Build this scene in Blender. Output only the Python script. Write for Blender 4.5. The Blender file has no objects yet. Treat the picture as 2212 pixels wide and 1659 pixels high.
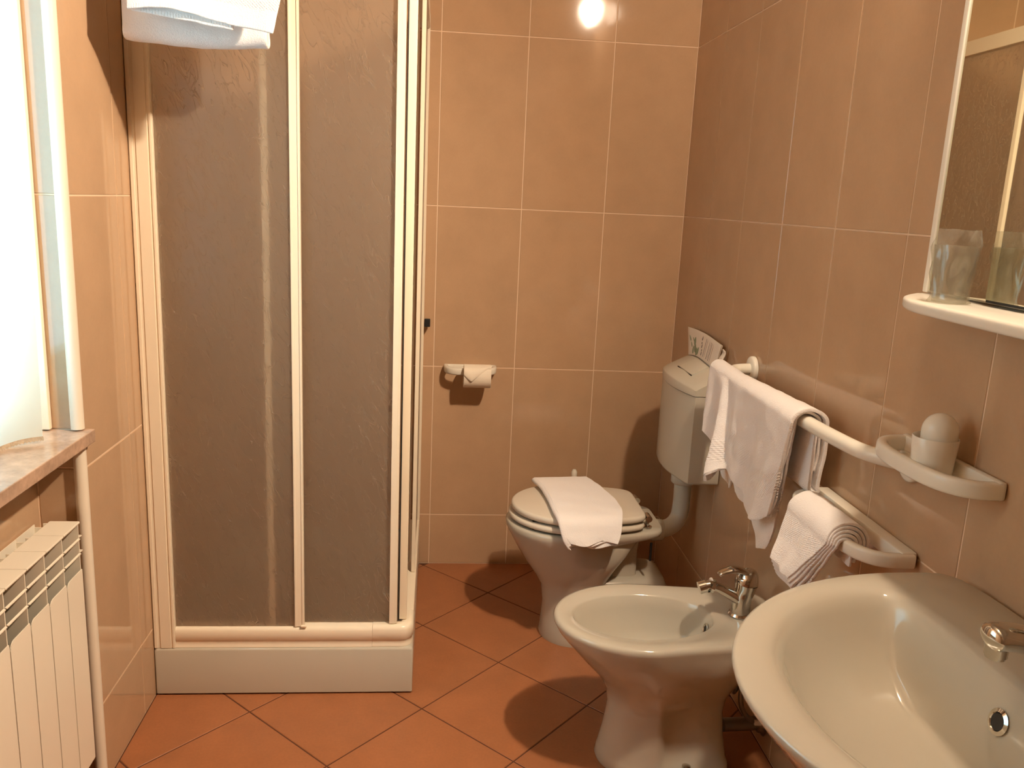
import bpy, bmesh, math, random
from mathutils import Vector, Matrix, noise
random.seed(7)
C = bpy.context.scene.collection
SC = bpy.context.scene
PI = math.pi
XR, XL, YF, ZC = 0.6976, -0.9457, -3.45, 2.70       # right wall, left wall, wall behind the camera, ceiling

# ------------------------------------------------------------------ camera
cam_d = bpy.data.cameras.new('camera'); cam = bpy.data.objects.new('camera', cam_d); C.objects.link(cam)
r_ = Vector((0.99542406, -0.08466277, 0.04430746)); u_ = Vector((-0.02498564, 0.21694065, 0.97586499)); f_ = Vector((0.09223152, 0.97250654, -0.21383259))
cam.matrix_world = Matrix(((r_.x, u_.x, -f_.x, -0.19307624), (r_.y, u_.y, -f_.y, -3.05088592), (r_.z, u_.z, -f_.z, 1.39326339), (0, 0, 0, 1)))
cam_d.sensor_width = 36.0; cam_d.lens = 1809.75/2212*36.0; cam_d.clip_start = 0.02
SC.camera = cam
# ------------------------------------------------------------------ world, exposure
W = bpy.data.worlds.new('world'); SC.world = W; W.use_nodes = True
bg = W.node_tree.nodes['Background']; bg.inputs[0].default_value = (0.50, 0.80, 1.0, 1); bg.inputs[1].default_value = 8.0
SC.view_settings.view_transform = 'Standard'; SC.view_settings.look = 'None'
SC.view_settings.gamma = 1.0; SC.view_settings.use_curve_mapping = False; SC.view_settings.exposure = 0.0
SC.cycles.use_denoising = True
SC.cycles.max_bounces = 9; SC.cycles.diffuse_bounces = 5; SC.cycles.glossy_bounces = 5; SC.cycles.transmission_bounces = 9; SC.cycles.transparent_max_bounces = 8
SC.cycles.use_adaptive_sampling = True; SC.cycles.adaptive_threshold = 0.08; SC.cycles.adaptive_min_samples = 16
SC.cycles.sample_clamp_indirect = 6.0; SC.cycles.caustics_reflective = False
BULB_COL = (1.0, 0.79, 0.575, 1); BULB_E = 1000.0; SPOT_W = 190.0
# portal at the window opening guides daylight sampling
pl = bpy.data.lights.new('window_portal', 'AREA'); pl.shape = 'RECTANGLE'; pl.size = 0.84; pl.size_y = 1.1
pl.cycles.is_portal = True
po = bpy.data.objects.new('window_portal', pl); C.objects.link(po); po.location = (-1.24, -1.66, 1.42); po.rotation_euler = (0, -PI/2, 0)

# ------------------------------------------------------------------ materials
MAT = {}
def pbr(name, col, rough=0.4, metal=0.0, coat=0.0, var=0.0, vscale=8.0, bump=0.0, bscale=60.0, bdist=0.001, trans=0.0, ior=1.45, sheen=0.0, bump2=0.0, b2scale=9.0, grain=0.0, spec=0.5, sss=0.0):
    m = bpy.data.materials.new(name); m.use_nodes = True; nt = m.node_tree; b = nt.nodes['Principled BSDF']
    b.inputs['Base Color'].default_value = (*col, 1); b.inputs['Roughness'].default_value = rough; b.inputs['Metallic'].default_value = metal
    b.inputs['Coat Weight'].default_value = coat; b.inputs['Coat Roughness'].default_value = 0.08
    b.inputs['Transmission Weight'].default_value = trans; b.inputs['IOR'].default_value = ior
    b.inputs['Sheen Weight'].default_value = sheen; b.inputs['Specular IOR Level'].default_value = spec
    L = nt.links.new; N = nt.nodes.new
    geo = N('ShaderNodeNewGeometry')
    if var > 0:
        n = N('ShaderNodeTexNoise'); n.inputs['Scale'].default_value = vscale; n.inputs['Detail'].default_value = 6; n.inputs['Roughness'].default_value = 0.6
        L(geo.outputs['Position'], n.inputs['Vector'])
        mr = N('ShaderNodeMapRange'); mr.inputs[1].default_value = 0.3; mr.inputs[2].default_value = 0.7; mr.inputs[3].default_value = 1-var; mr.inputs[4].default_value = 1+var
        L(n.outputs['Fac'], mr.inputs[0]); out = mr.outputs[0]
        if grain > 0:
            g = N('ShaderNodeTexNoise'); g.inputs['Scale'].default_value = 140; g.inputs['Detail'].default_value = 3
            L(geo.outputs['Position'], g.inputs['Vector'])
            gm = N('ShaderNodeMapRange'); gm.inputs[1].default_value = 0.3; gm.inputs[2].default_value = 0.7; gm.inputs[3].default_value = 1-grain; gm.inputs[4].default_value = 1+grain
            L(g.outputs['Fac'], gm.inputs[0])
            mu = N('ShaderNodeMath'); mu.operation = 'MULTIPLY'; L(out, mu.inputs[0]); L(gm.outputs[0], mu.inputs[1]); out = mu.outputs[0]
        oi = N('ShaderNodeObjectInfo'); om = N('ShaderNodeMapRange'); om.inputs[3].default_value = 1-var*0.35; om.inputs[4].default_value = 1+var*0.35
        L(oi.outputs['Random'], om.inputs[0]); mu = N('ShaderNodeMath'); mu.operation = 'MULTIPLY'; L(out, mu.inputs[0]); L(om.outputs[0], mu.inputs[1])
        vm = N('ShaderNodeVectorMath'); vm.operation = 'SCALE'; vm.inputs[0].default_value = col; L(mu.outputs[0], vm.inputs['Scale'])
        L(vm.outputs[0], b.inputs['Base Color'])
    last = None
    if bump2 > 0:
        n = N('ShaderNodeTexNoise'); n.inputs['Scale'].default_value = b2scale; n.inputs['Detail'].default_value = 1
        L(geo.outputs['Position'], n.inputs['Vector']); bp = N('ShaderNodeBump'); bp.inputs['Strength'].default_value = bump2; bp.inputs['Distance'].default_value = 0.01
        L(n.outputs['Fac'], bp.inputs['Height']); last = bp
    if bump > 0:
        n = N('ShaderNodeTexNoise'); n.inputs['Scale'].default_value = bscale; n.inputs['Detail'].default_value = 4
        L(geo.outputs['Position'], n.inputs['Vector']); bp = N('ShaderNodeBump'); bp.inputs['Strength'].default_value = bump; bp.inputs['Distance'].default_value = bdist
        L(n.outputs['Fac'], bp.inputs['Height'])
        if last: L(last.outputs[0], bp.inputs['Normal'])
        last = bp
    if last: L(last.outputs[0], b.inputs['Normal'])
    MAT[name] = m; return m

TILE = pbr('glazed_wall_tile', (0.49, 0.325, 0.20), rough=0.06, var=0.055, vscale=7, grain=0.012, bump=0.06, bscale=30, bdist=0.0006, bump2=0.035, b2scale=6, spec=0.55)
GROUT = pbr('pale_grout', (0.74, 0.56, 0.40), rough=0.6, var=0.05)
FLOORM = pbr('terracotta_tile', (0.35, 0.136, 0.057), rough=0.33, var=0.09, vscale=9, grain=0.05, bump=0.2, bscale=50, bdist=0.0008)
FGROUT = pbr('brown_floor_grout', (0.10, 0.035, 0.015), rough=0.9, var=0.1)
PLASTER = pbr('ceiling_paint', (0.50, 0.44, 0.36), rough=0.9, var=0.02)
CERAMIC = pbr('champagne_ceramic', (0.50, 0.465, 0.385), rough=0.10, coat=0.5, var=0.01)
SEATM = pbr('seat_plastic', (0.66, 0.60, 0.50), rough=0.22, var=0.01)
CISTM = pbr('cistern_plastic', (0.53, 0.495, 0.405), rough=0.18, var=0.01)
PIPEM = pbr('pipe_plastic', (0.60, 0.58, 0.50), rough=0.3, var=0.01)
WHITEM = pbr('white_plastic', (0.80, 0.76, 0.66), rough=0.22, var=0.01)
FRAMEM = pbr('cream_enamelled_aluminium', (0.82, 0.73, 0.58), rough=0.28, var=0.012)
TRIMM = pbr('pvc_corner_bead', (0.74, 0.66, 0.54), rough=0.35, var=0.01)
RADM = pbr('radiator_enamel', (0.82, 0.75, 0.62), rough=0.3, var=0.01)
RADD = pbr('radiator_inner_shade', (0.22, 0.23, 0.20), rough=0.5, var=0.05)  # inside darkened to paint the shade in the grille gaps
CHROME = pbr('chrome', (0.62, 0.60, 0.56), rough=0.07, metal=1.0)
STEEL = pbr('dull_grey_steel', (0.30, 0.28, 0.24), rough=0.35, metal=0.9)
BLACK = pbr('black_rubber', (0.01, 0.01, 0.01), rough=0.6)
DARK = pbr('dark_hole', (0.015, 0.013, 0.012), rough=0.5)
PAPER = pbr('tissue_paper', (0.82, 0.73, 0.60), rough=0.95, var=0.01, bump=0.3, bscale=300, bdist=0.0006)
CARD = pbr('cardboard_core', (0.42, 0.34, 0.25), rough=0.9)
LEAFP = pbr('leaflet_paper', (0.74, 0.66, 0.56), rough=0.6)
INKG = pbr('green_leaf_print', (0.22, 0.27, 0.17), rough=0.6)
INKB = pbr('black_print', (0.07, 0.06, 0.05), rough=0.6)
INKR = pbr('reddish_line_print', (0.36, 0.22, 0.17), rough=0.6)
MARBLE = pbr('brown_marble', (0.40, 0.27, 0.19), rough=0.14, var=0.28, vscale=22, grain=0.06)
LACE = pbr('curtain_lace', (0.45, 0.36, 0.26), rough=0.9, var=0.2, vscale=150)

def towel_mat():
    m = bpy.data.materials.new('white_terry_cloth'); m.use_nodes = True; nt = m.node_tree; b = nt.nodes['Principled BSDF']; L = nt.links.new; N = nt.nodes.new
    b.inputs['Base Color'].default_value = (0.86, 0.815, 0.79, 1); b.inputs['Roughness'].default_value = 0.95
    b.inputs['Sheen Weight'].default_value = 0.35; b.inputs['Specular IOR Level'].default_value = 0.15
    geo = N('ShaderNodeNewGeometry'); uv = N('ShaderNodeUVMap'); sp = N('ShaderNodeSeparateXYZ'); L(uv.outputs[0], sp.inputs[0])
    n = N('ShaderNodeTexNoise'); n.inputs['Scale'].default_value = 330; n.inputs['Detail'].default_value = 3; L(geo.outputs['Position'], n.inputs['Vector'])
    # woven band 5.5..11 cm from the hem and a ribbed hem, from the cloth's own coordinates (metres)
    def band(a, c):
        x = N('ShaderNodeMath'); x.operation = 'GREATER_THAN'; x.inputs[1].default_value = a; L(sp.outputs[1], x.inputs[0])
        y = N('ShaderNodeMath'); y.operation = 'LESS_THAN'; y.inputs[1].default_value = c; L(sp.outputs[1], y.inputs[0])
        z = N('ShaderNodeMath'); z.operation = 'MULTIPLY'; L(x.outputs[0], z.inputs[0]); L(y.outputs[0], z.inputs[1]); return z
    def sin(o, f):
        a = N('ShaderNodeMath'); a.operation = 'MULTIPLY'; a.inputs[1].default_value = f; L(o, a.inputs[0])
        s = N('ShaderNodeMath'); s.operation = 'SINE'; L(a.outputs[0], s.inputs[0]); return s
    su = sin(sp.outputs[0], 800); sv = sin(sp.outputs[1], 900)
    w = N('ShaderNodeMath'); w.operation = 'MULTIPLY'; L(su.outputs[0], w.inputs[0]); L(sv.outputs[0], w.inputs[1])
    bd = band(0.055, 0.105); w2 = N('ShaderNodeMath'); w2.operation = 'MULTIPLY'; L(w.outputs[0], w2.inputs[0]); L(bd.outputs[0], w2.inputs[1])
    hb = band(-1, 0.014); h2 = N('ShaderNodeMath'); h2.operation = 'MULTIPLY'; L(sin(sp.outputs[0], 1100).outputs[0], h2.inputs[0]); L(hb.outputs[0], h2.inputs[1])
    l1 = band(0.050, 0.054); l2 = band(0.106, 0.110); ls = N('ShaderNodeMath'); L(l1.outputs[0], ls.inputs[0]); L(l2.outputs[0], ls.inputs[1])
    h3 = N('ShaderNodeMath'); h3.operation = 'MULTIPLY'; h3.inputs[1].default_value = 0.3; L(h2.outputs[0], h3.inputs[0])
    a1 = N('ShaderNodeMath'); L(w2.outputs[0], a1.inputs[0]); L(h3.outputs[0], a1.inputs[1])
    a2 = N('ShaderNodeMath'); a2.operation = 'SUBTRACT'; L(a1.outputs[0], a2.inputs[0]); L(ls.outputs[0], a2.inputs[1])
    b1 = N('ShaderNodeBump'); b1.inputs['Strength'].default_value = 0.6; b1.inputs['Distance'].default_value = 0.0012; L(a2.outputs[0], b1.inputs['Height'])
    b2 = N('ShaderNodeBump'); b2.inputs['Strength'].default_value = 1.0; b2.inputs['Distance'].default_value = 0.0015; L(n.outputs['Fac'], b2.inputs['Height']); L(b1.outputs[0], b2.inputs['Normal'])
    L(b2.outputs[0], b.inputs['Normal']); return m
TOWEL = towel_mat()

def acrylic_mat():
    """rain-pattern shower acrylic: frosted sheet that partly transmits and partly scatters, with slanting ridges"""
    m = bpy.data.materials.new('rain_pattern_acrylic'); m.use_nodes = True; nt = m.node_tree; L = nt.links.new; N = nt.nodes.new
    b = nt.nodes['Principled BSDF']; b.inputs['Base Color'].default_value = (0.97, 0.94, 0.90, 1)
    b.inputs['Transmission Weight'].default_value = 1.0; b.inputs['IOR'].default_value = 1.30
    geo = N('ShaderNodeNewGeometry')
    rot = N('ShaderNodeVectorRotate'); rot.rotation_type = 'Y_AXIS'; rot.inputs['Angle'].default_value = 0.38; L(geo.outputs['Position'], rot.inputs['Vector'])
    sc = N('ShaderNodeVectorMath'); sc.operation = 'MULTIPLY'; sc.inputs[1].default_value = (46, 46, 13); L(rot.outputs[0], sc.inputs[0])
    n = N('ShaderNodeTexNoise'); n.inputs['Scale'].default_value = 1; n.inputs['Detail'].default_value = 2.5; n.inputs['Distortion'].default_value = 1.1; L(sc.outputs[0], n.inputs['Vector'])
    ab = N('ShaderNodeMath'); ab.operation = 'SUBTRACT'; ab.inputs[1].default_value = 0.5; L(n.outputs['Fac'], ab.inputs[0])
    a2 = N('ShaderNodeMath'); a2.operation = 'ABSOLUTE'; L(ab.outputs[0], a2.inputs[0])
    mr = N('ShaderNodeMapRange'); mr.inputs[1].default_value = 0.0; mr.inputs[2].default_value = 0.026; mr.inputs[3].default_value = 1; mr.inputs[4].default_value = 0; L(a2.outputs[0], mr.inputs[0])
    bp = N('ShaderNodeBump'); bp.inputs['Strength'].default_value = 1.0; bp.inputs['Distance'].default_value = 0.0034; L(mr.outputs[0], bp.inputs['Height'])
    L(bp.outputs[0], b.inputs['Normal'])
    rr = N('ShaderNodeMapRange'); rr.inputs[3].default_value = 0.23; rr.inputs[4].default_value = 0.05; L(mr.outputs[0], rr.inputs[0]); L(rr.outputs[0], b.inputs['Roughness'])
    t = N('ShaderNodeBsdfTranslucent'); t.inputs[0].default_value = (0.92, 0.82, 0.70, 1); d = N('ShaderNodeBsdfDiffuse'); d.inputs[0].default_value = (0.72, 0.60, 0.49, 1)
    m1 = N('ShaderNodeMixShader'); m1.inputs[0].default_value = 0.30; L(t.outputs[0], m1.inputs[1]); L(d.outputs[0], m1.inputs[2])
    m2 = N('ShaderNodeMixShader'); m2.inputs[0].default_value = 0.34; L(b.outputs[0], m2.inputs[1]); L(m1.outputs[0], m2.inputs[2])
    L(m2.outputs[0], nt.nodes['Material Output'].inputs[0])
    return m
ACRYL = acrylic_mat()

def thin_glass(name, col, tr=0.9, rough=0.02):
    m = bpy.data.materials.new(name); m.use_nodes = True; nt = m.node_tree; L = nt.links.new; N = nt.nodes.new; nt.nodes.clear()
    o = N('ShaderNodeOutputMaterial'); t = N('ShaderNodeBsdfTransparent'); t.inputs[0].default_value = (*col, 1)
    g = N('ShaderNodeBsdfGlossy'); g.inputs['Roughness'].default_value = rough; mx = N('ShaderNodeMixShader'); mx.inputs[0].default_value = 1-tr
    L(t.outputs[0], mx.inputs[1]); L(g.outputs[0], mx.inputs[2]); L(mx.outputs[0], o.inputs[0]); return m
PANE = thin_glass('window_glass', (0.95, 1, 1), 0.93)
def film_mat():
    m = bpy.data.materials.new('clear_film'); m.use_nodes = True; nt = m.node_tree; L = nt.links.new; N = nt.nodes.new; nt.nodes.clear()
    o = N('ShaderNodeOutputMaterial'); t = N('ShaderNodeBsdfTransparent'); t.inputs[0].default_value = (0.93, 0.92, 0.88, 1)
    g = N('ShaderNodeBsdfGlossy'); g.inputs['Roughness'].default_value = 0.12; d = N('ShaderNodeBsdfTranslucent'); d.inputs[0].default_value = (.8, .78, .7, 1)
    df = N('ShaderNodeBsdfDiffuse'); df.inputs[0].default_value = (.8, .77, .68, 1)
    m1 = N('ShaderNodeMixShader'); m1.inputs[0].default_value = 0.5; L(d.outputs[0], m1.inputs[1]); L(df.outputs[0], m1.inputs[2])
    m2 = N('ShaderNodeMixShader'); m2.inputs[0].default_value = 0.3; L(m1.outputs[0], m2.inputs[1]); L(g.outputs[0], m2.inputs[2])
    mx = N('ShaderNodeMixShader'); mx.inputs[0].default_value = 0.22; L(t.outputs[0], mx.inputs[1]); L(m2.outputs[0], mx.inputs[2]); L(mx.outputs[0], o.inputs[0]); return m
FILM = film_mat()
def curtain_mat():
    m = bpy.data.materials.new('thin_white_curtain'); m.use_nodes = True; nt = m.node_tree; L = nt.links.new; N = nt.nodes.new; nt.nodes.clear()
    o = N('ShaderNodeOutputMaterial'); t = N('ShaderNodeBsdfTranslucent'); t.inputs[0].default_value = (.80, .88, .86, 1)
    d = N('ShaderNodeBsdfDiffuse'); d.inputs[0].default_value = (.80, .80, .74, 1); mx = N('ShaderNodeMixShader'); mx.inputs[0].default_value = 0.35
    L(t.outputs[0], mx.inputs[1]); L(d.outputs[0], mx.inputs[2]); L(mx.outputs[0], o.inputs[0]); return m
CURT = curtain_mat()
def emit(name, col, s):
    m = bpy.data.materials.new(name); m.use_nodes = True; nt = m.node_tree; nt.nodes.clear()
    o = nt.nodes.new('ShaderNodeOutputMaterial'); e = nt.nodes.new('ShaderNodeEmission'); e.inputs[0].default_value = col; e.inputs[1].default_value = s
    nt.links.new(e.outputs[0], o.inputs[0]); return m
BULB = emit('warm_bulb', BULB_COL, BULB_E)
MIRROR = pbr('mirror_silver', (0.78, 0.78, 0.66), rough=0.015, metal=1.0)

# ------------------------------------------------------------------ object helpers
def link(name, me, mat, parent=None, smooth=False):
    o = bpy.data.objects.new(name, me); C.objects.link(o)
    if mat and not me.materials: me.materials.append(mat)
    if smooth: me.polygons.foreach_set('use_smooth', [True]*len(me.polygons))
    if parent is not None:
        o.parent = parent; o.matrix_parent_inverse = parent.matrix_world.inverted()
    return o
def wn(o, ang=40):
    """sharp edges above an angle stay sharp"""
    me = o.data; bm = bmesh.new(); bm.from_mesh(me); a = math.radians(ang)
    for e in bm.edges:
        if len(e.link_faces) == 2 and e.calc_face_angle(0) > a: e.smooth = False
    for f in bm.faces: f.smooth = True
    bm.to_mesh(me); bm.free(); me.update(); return o
def mesh(name, vs, fs, mat, parent=None, smooth=False, sharp=None):
    me = bpy.data.meshes.new(name); me.from_pydata([tuple(v) for v in vs], [], fs); me.validate()
    bm = bmesh.new(); bm.from_mesh(me); bmesh.ops.recalc_face_normals(bm, faces=bm.faces); bm.to_mesh(me); bm.free()
    o = link(name, me, mat, parent, smooth)
    if sharp: wn(o, sharp)
    return o
def bm_box(bm, a, b, bev=0.0, seg=2):
    g = bmesh.ops.create_cube(bm, size=1.0); vs = g['verts']
    for v in vs: v.co = Vector([(a[i]+b[i])/2 + v.co[i]*(b[i]-a[i]) for i in range(3)])
    if bev > 0:
        es = list({e for v in vs for e in v.link_edges})
        bmesh.ops.bevel(bm, geom=es, offset=bev, segments=seg, profile=0.5, affect='EDGES')
def finish(name, bm, mat, parent=None, sharp=35):
    bmesh.ops.recalc_face_normals(bm, faces=bm.faces)
    me = bpy.data.meshes.new(name); bm.to_mesh(me); bm.free(); o = link(name, me, mat, parent); wn(o, sharp)
    if len(me.polygons) > 6: w = o.modifiers.new('w', 'WEIGHTED_NORMAL'); w.keep_sharp = True; w.weight = 100
    return o
def box(name, a, b, mat, parent=None, bev=0.0, seg=2):
    bm = bmesh.new(); bm_box(bm, a, b, bev, seg); return finish(name, bm, mat, parent)
def boxes(name, lst, mat, parent=None, bev=0.0):
    bm = bmesh.new()
    for a, b in lst: bm_box(bm, a, b, bev)
    return finish(name, bm, mat, parent)
def cat(pts, n=8, closed=False):
    P = [Vector(p) for p in pts]; out = []; m = len(P); rng = range(m if closed else m-1)
    for i in rng:
        p0 = P[(i-1) % m] if closed or i > 0 else P[0]*2-P[1]; p1 = P[i]; p2 = P[(i+1) % m]
        p3 = P[(i+2) % m] if closed or i+2 < m else P[-1]*2-P[-2]
        for k in range(n):
            t = k/n; out.append(0.5*((2*p1)+(p2-p0)*t+(2*p0-5*p1+4*p2-p3)*t*t+(3*p1-p0-3*p2+p3)*t**3))
    if not closed: out.append(P[-1])
    return out
def sweep(path, rad, n=16, sec=None, closed=False, up=None):
    """verts, faces of a tube; rad number or function t->r; sec optional (a,b) ellipse factors or list of 2D points"""
    P = [Vector(p) for p in path]; m = len(P); vs = []; fs = []
    prev = None
    for i, p in enumerate(P):
        if closed: t = (P[(i+1) % m]-P[i-1]).normalized()
        else: t = (P[min(i+1, m-1)]-P[max(i-1, 0)]).normalized()
        if prev is None:
            a = Vector(up) if up else (Vector((0, 0, 1)) if abs(t.z) < 0.9 else Vector((1, 0, 0)))
            nrm = (a - t*a.dot(t)).normalized()
        else:
            if up: a = Vector(up); nrm = (a - t*a.dot(t)).normalized()
            else: nrm = (prev - t*prev.dot(t)).normalized()
        prev = nrm; bn = t.cross(nrm)
        rr = rad(i/(m-1)) if callable(rad) else rad
        if sec is not None and not isinstance(sec, tuple):
            for (x, y) in sec: vs.append(p + bn*x + nrm*y)
        else:
            sx, sy = sec if sec else (1, 1)
            for k in range(n):
                th = 2*PI*k/n; vs.append(p + bn*math.cos(th)*rr*sx + nrm*math.sin(th)*rr*sy)
    n = len(sec) if (sec is not None and not isinstance(sec, tuple)) else n
    for i in range(m if closed else m-1):
        for k in range(n):
            a = i*n+k; b = i*n+(k+1) % n; j = (i+1) % m; fs.append((a, b, j*n+(k+1) % n, j*n+k))
    if not closed: fs.append(tuple(range(n))); fs.append(tuple((m-1)*n+k for k in range(n)))
    return vs, fs
def tube(name, path, rad, mat, parent=None, n=16, sec=None, closed=False, up=None, sharp=50):
    vs, fs = sweep(path, rad, n, sec, closed, up); return mesh(name, vs, fs, mat, parent, sharp=sharp)
def loft(name, rings, mat, parent=None, caps=(True, True), sharp=60, extra=None):
    n = len(rings[0]); vs = [v for r in rings for v in r]; fs = []
    for i in range(len(rings)-1):
        for k in range(n):
            fs.append((i*n+k, i*n+(k+1) % n, (i+1)*n+(k+1) % n, (i+1)*n+k))
    if caps[0]: fs.append(tuple(range(n)))
    if caps[1]: fs.append(tuple((len(rings)-1)*n+k for k in range(n)))
    if extra:
        for ev, ef in extra:
            o = len(vs); vs += list(ev); fs += [tuple(i+o for i in f) for f in ef]
    return mesh(name, vs, fs, mat, parent, sharp=sharp)
def lathe(name, prof, mat, parent=None, n=24, loc=(0, 0, 0), axis='Z', sharp=45):
    vs = []; fs = []; m = len(prof)
    for (r, h) in prof:
        for k in range(n):
            c, s = math.cos(2*PI*k/n)*r, math.sin(2*PI*k/n)*r
            v = {'Z': (c, s, h), 'X': (h, c, s), 'Y': (c, h, s)}[axis]; vs.append(Vector(v)+Vector(loc))
    for i in range(m-1):
        for k in range(n): fs.append((i*n+k, i*n+(k+1) % n, (i+1)*n+(k+1) % n, (i+1)*n+k))
    fs.append(tuple(range(n))); fs.append(tuple((m-1)*n+k for k in range(n)))
    return mesh(name, vs, fs, mat, parent, sharp=sharp)
def tag(o, label, cat_, group=None):
    o['label'] = label; o['category'] = cat_
    if group: o['group'] = group
    return o
def thing(name, label, cat_, loc, group=None):
    o = bpy.data.objects.new(name, None); C.objects.link(o); o.location = loc; o.empty_display_size = 0.05
    bpy.context.view_layer.update(); o.matrix_world = Matrix.Translation(loc)
    return tag(o, label, cat_, group)
def struct(o): o['kind'] = 'structure'; return o
def join_geo(*parts):
    vs = []; fs = []
    for v, f in parts:
        o = len(vs); vs += [Vector(x) for x in v]; fs += [tuple(i+o for i in g) for g in f]
    return vs, fs
def cyl_geo(p0, p1, r, n=16, r1=None):
    return sweep([p0, p1], (lambda t: r+(r1-r)*t) if r1 is not None else r, n)

# ------------------------------------------------------------------ room shell
G = 0.0013   # how far the grout lies behind the tile faces
WT = 0.10
wall_back = struct(box('wall_back', (XL-0.4, G, -0.05), (XR+WT, WT, ZC+0.05), GROUT))
wall_right = struct(box('wall_right', (XR+G, YF, -0.05), (XR+WT, G-0.0001, ZC+0.05), GROUT))
NY0, NY1, NZ0, NZ1, NXB = -1.238, -2.08, 0.84, 1.98, -1.047     # niche: near-shower edge, far edge, sill, head, radiator recess back
wall_left = struct(boxes('wall_left', [((-1.30, NY0+G, -0.05), (XL-G, G, ZC+0.05)), ((-1.30, YF, -0.05), (XL-G, NY1, ZC+0.05)),
                                       ((-1.30, NY1, NZ1), (XL-G, NY0+G, ZC+0.05)), ((-1.30, NY1, -0.05), (NXB-G, NY0+G, NZ0))], GROUT))
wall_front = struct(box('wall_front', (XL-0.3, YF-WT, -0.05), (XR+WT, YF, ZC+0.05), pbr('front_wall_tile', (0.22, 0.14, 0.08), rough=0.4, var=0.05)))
ceiling = struct(box('ceiling', (XL-0.3, YF-WT, ZC), (XR+WT, WT, ZC+0.1), PLASTER))
floor = struct(box('floor', (XL-0.3, YF-WT, -0.10), (XR+WT, WT, -G), FGROUT))

# wall tiles, each one an object; alike tiles share a mesh
_tc = {}
def tile_mesh(w, h, key):
    k = (round(w, 4), round(h, 4), key)
    if k in _tc: return _tc[k]
    g, b, t, b2 = 0.0017, 0.0010, 0.0075, 0.0005
    # local: x along wall, z up, front face at y=0 facing -y, body to +y
    def rect(i, y): return [(i, y, i), (w-i, y, i), (w-i, y, h-i), (i, y, h-i)]
    vs = rect(g, t) + rect(g, b) + rect(g+b, 0)
    fs = []
    for a in (0, 4):
        for k2 in range(4): fs.append((a+k2, a+(k2+1) % 4, a+4+(k2+1) % 4, a+4+k2))
    fs.append((8, 9, 10, 11)); fs.append((3, 2, 1, 0))
    me = bpy.data.meshes.new('tile'); me.from_pydata(vs, [], fs)
    bm = bmesh.new(); bm.from_mesh(me); bmesh.ops.recalc_face_normals(bm, faces=bm.faces); bm.to_mesh(me); bm.free()
    me.materials.append(TILE); _tc[k] = me; return me
def put_tile(parent, kind, p, q, z0, z1, fixed):
    """kind 'back': x from p to q on y=fixed; 'right': y from p (far) to q on x=fixed; 'left' likewise; 'reveal': face looks to -y, x p..q"""
    w, h = abs(q-p), z1-z0
    if w < 0.006 or h < 0.006: return
    o = bpy.data.objects.new('wall_tile', tile_mesh(w, h, 'w')); C.objects.link(o)
    if kind in ('back', 'reveal'): o.location = (p, fixed, z0)
    elif kind == 'right': o.location = (fixed, p, z0); o.rotation_euler = (0, 0, -PI/2)
    else: o.location = (fixed, q, z0); o.rotation_euler = (0, 0, PI/2)
    o.parent = parent
ROWS = [0.0, 0.202, 0.7827, 1.3635, 1.9443, ZC]
def cuts(a, b, off, step):
    """joint positions between a and b (a<b)"""
    k = math.ceil((a-off)/step+1e-6); out = [a]
    while off+k*step < b-1e-6:
        if off+k*step > a+0.004: out.append(off+k*step)
        k += 1
    return out+[b]
cx = cuts(XL, XR, -0.1977, 0.30)
for i in range(len(cx)-1):
    for j in range(5): put_tile(wall_back, 'back', cx[i], cx[i+1], ROWS[j], ROWS[j+1], 0.0)
cy = cuts(-3.30, 0, 0.0, 0.30)
for i in range(len(cy)-1):
    for j in range(5): put_tile(wall_right, 'right', cy[i+1], cy[i], ROWS[j], ROWS[j+1], XR)
cl = cuts(NY0, 0, -0.965, 0.30)
for i in range(len(cl)-1):
    for j in range(5): put_tile(wall_left, 'left', cl[i+1], cl[i], ROWS[j], ROWS[j+1], XL)
# the reveal of the window niche and the back of the radiator recess
for j in range(5):
    z0, z1 = ROWS[j], ROWS[j+1]
    if z0 < NZ0: put_tile(wall_left, 'reveal', NXB, XL-0.004, z0, min(z1, NZ0), NY0)
    if z1 > NZ0+0.03: put_tile(wall_left, 'reveal', -1.25, XL-0.004, max(z0, NZ0+0.03), min(z1, NZ1), NY0)
cr = cuts(NY1, NY0, NY0, 0.30)
for i in range(len(cr)-1):
    for j in range(3): put_tile(wall_left, 'left', cr[i+1], cr[i], ROWS[j], min(ROWS[j+1], NZ0), NXB)

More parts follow.
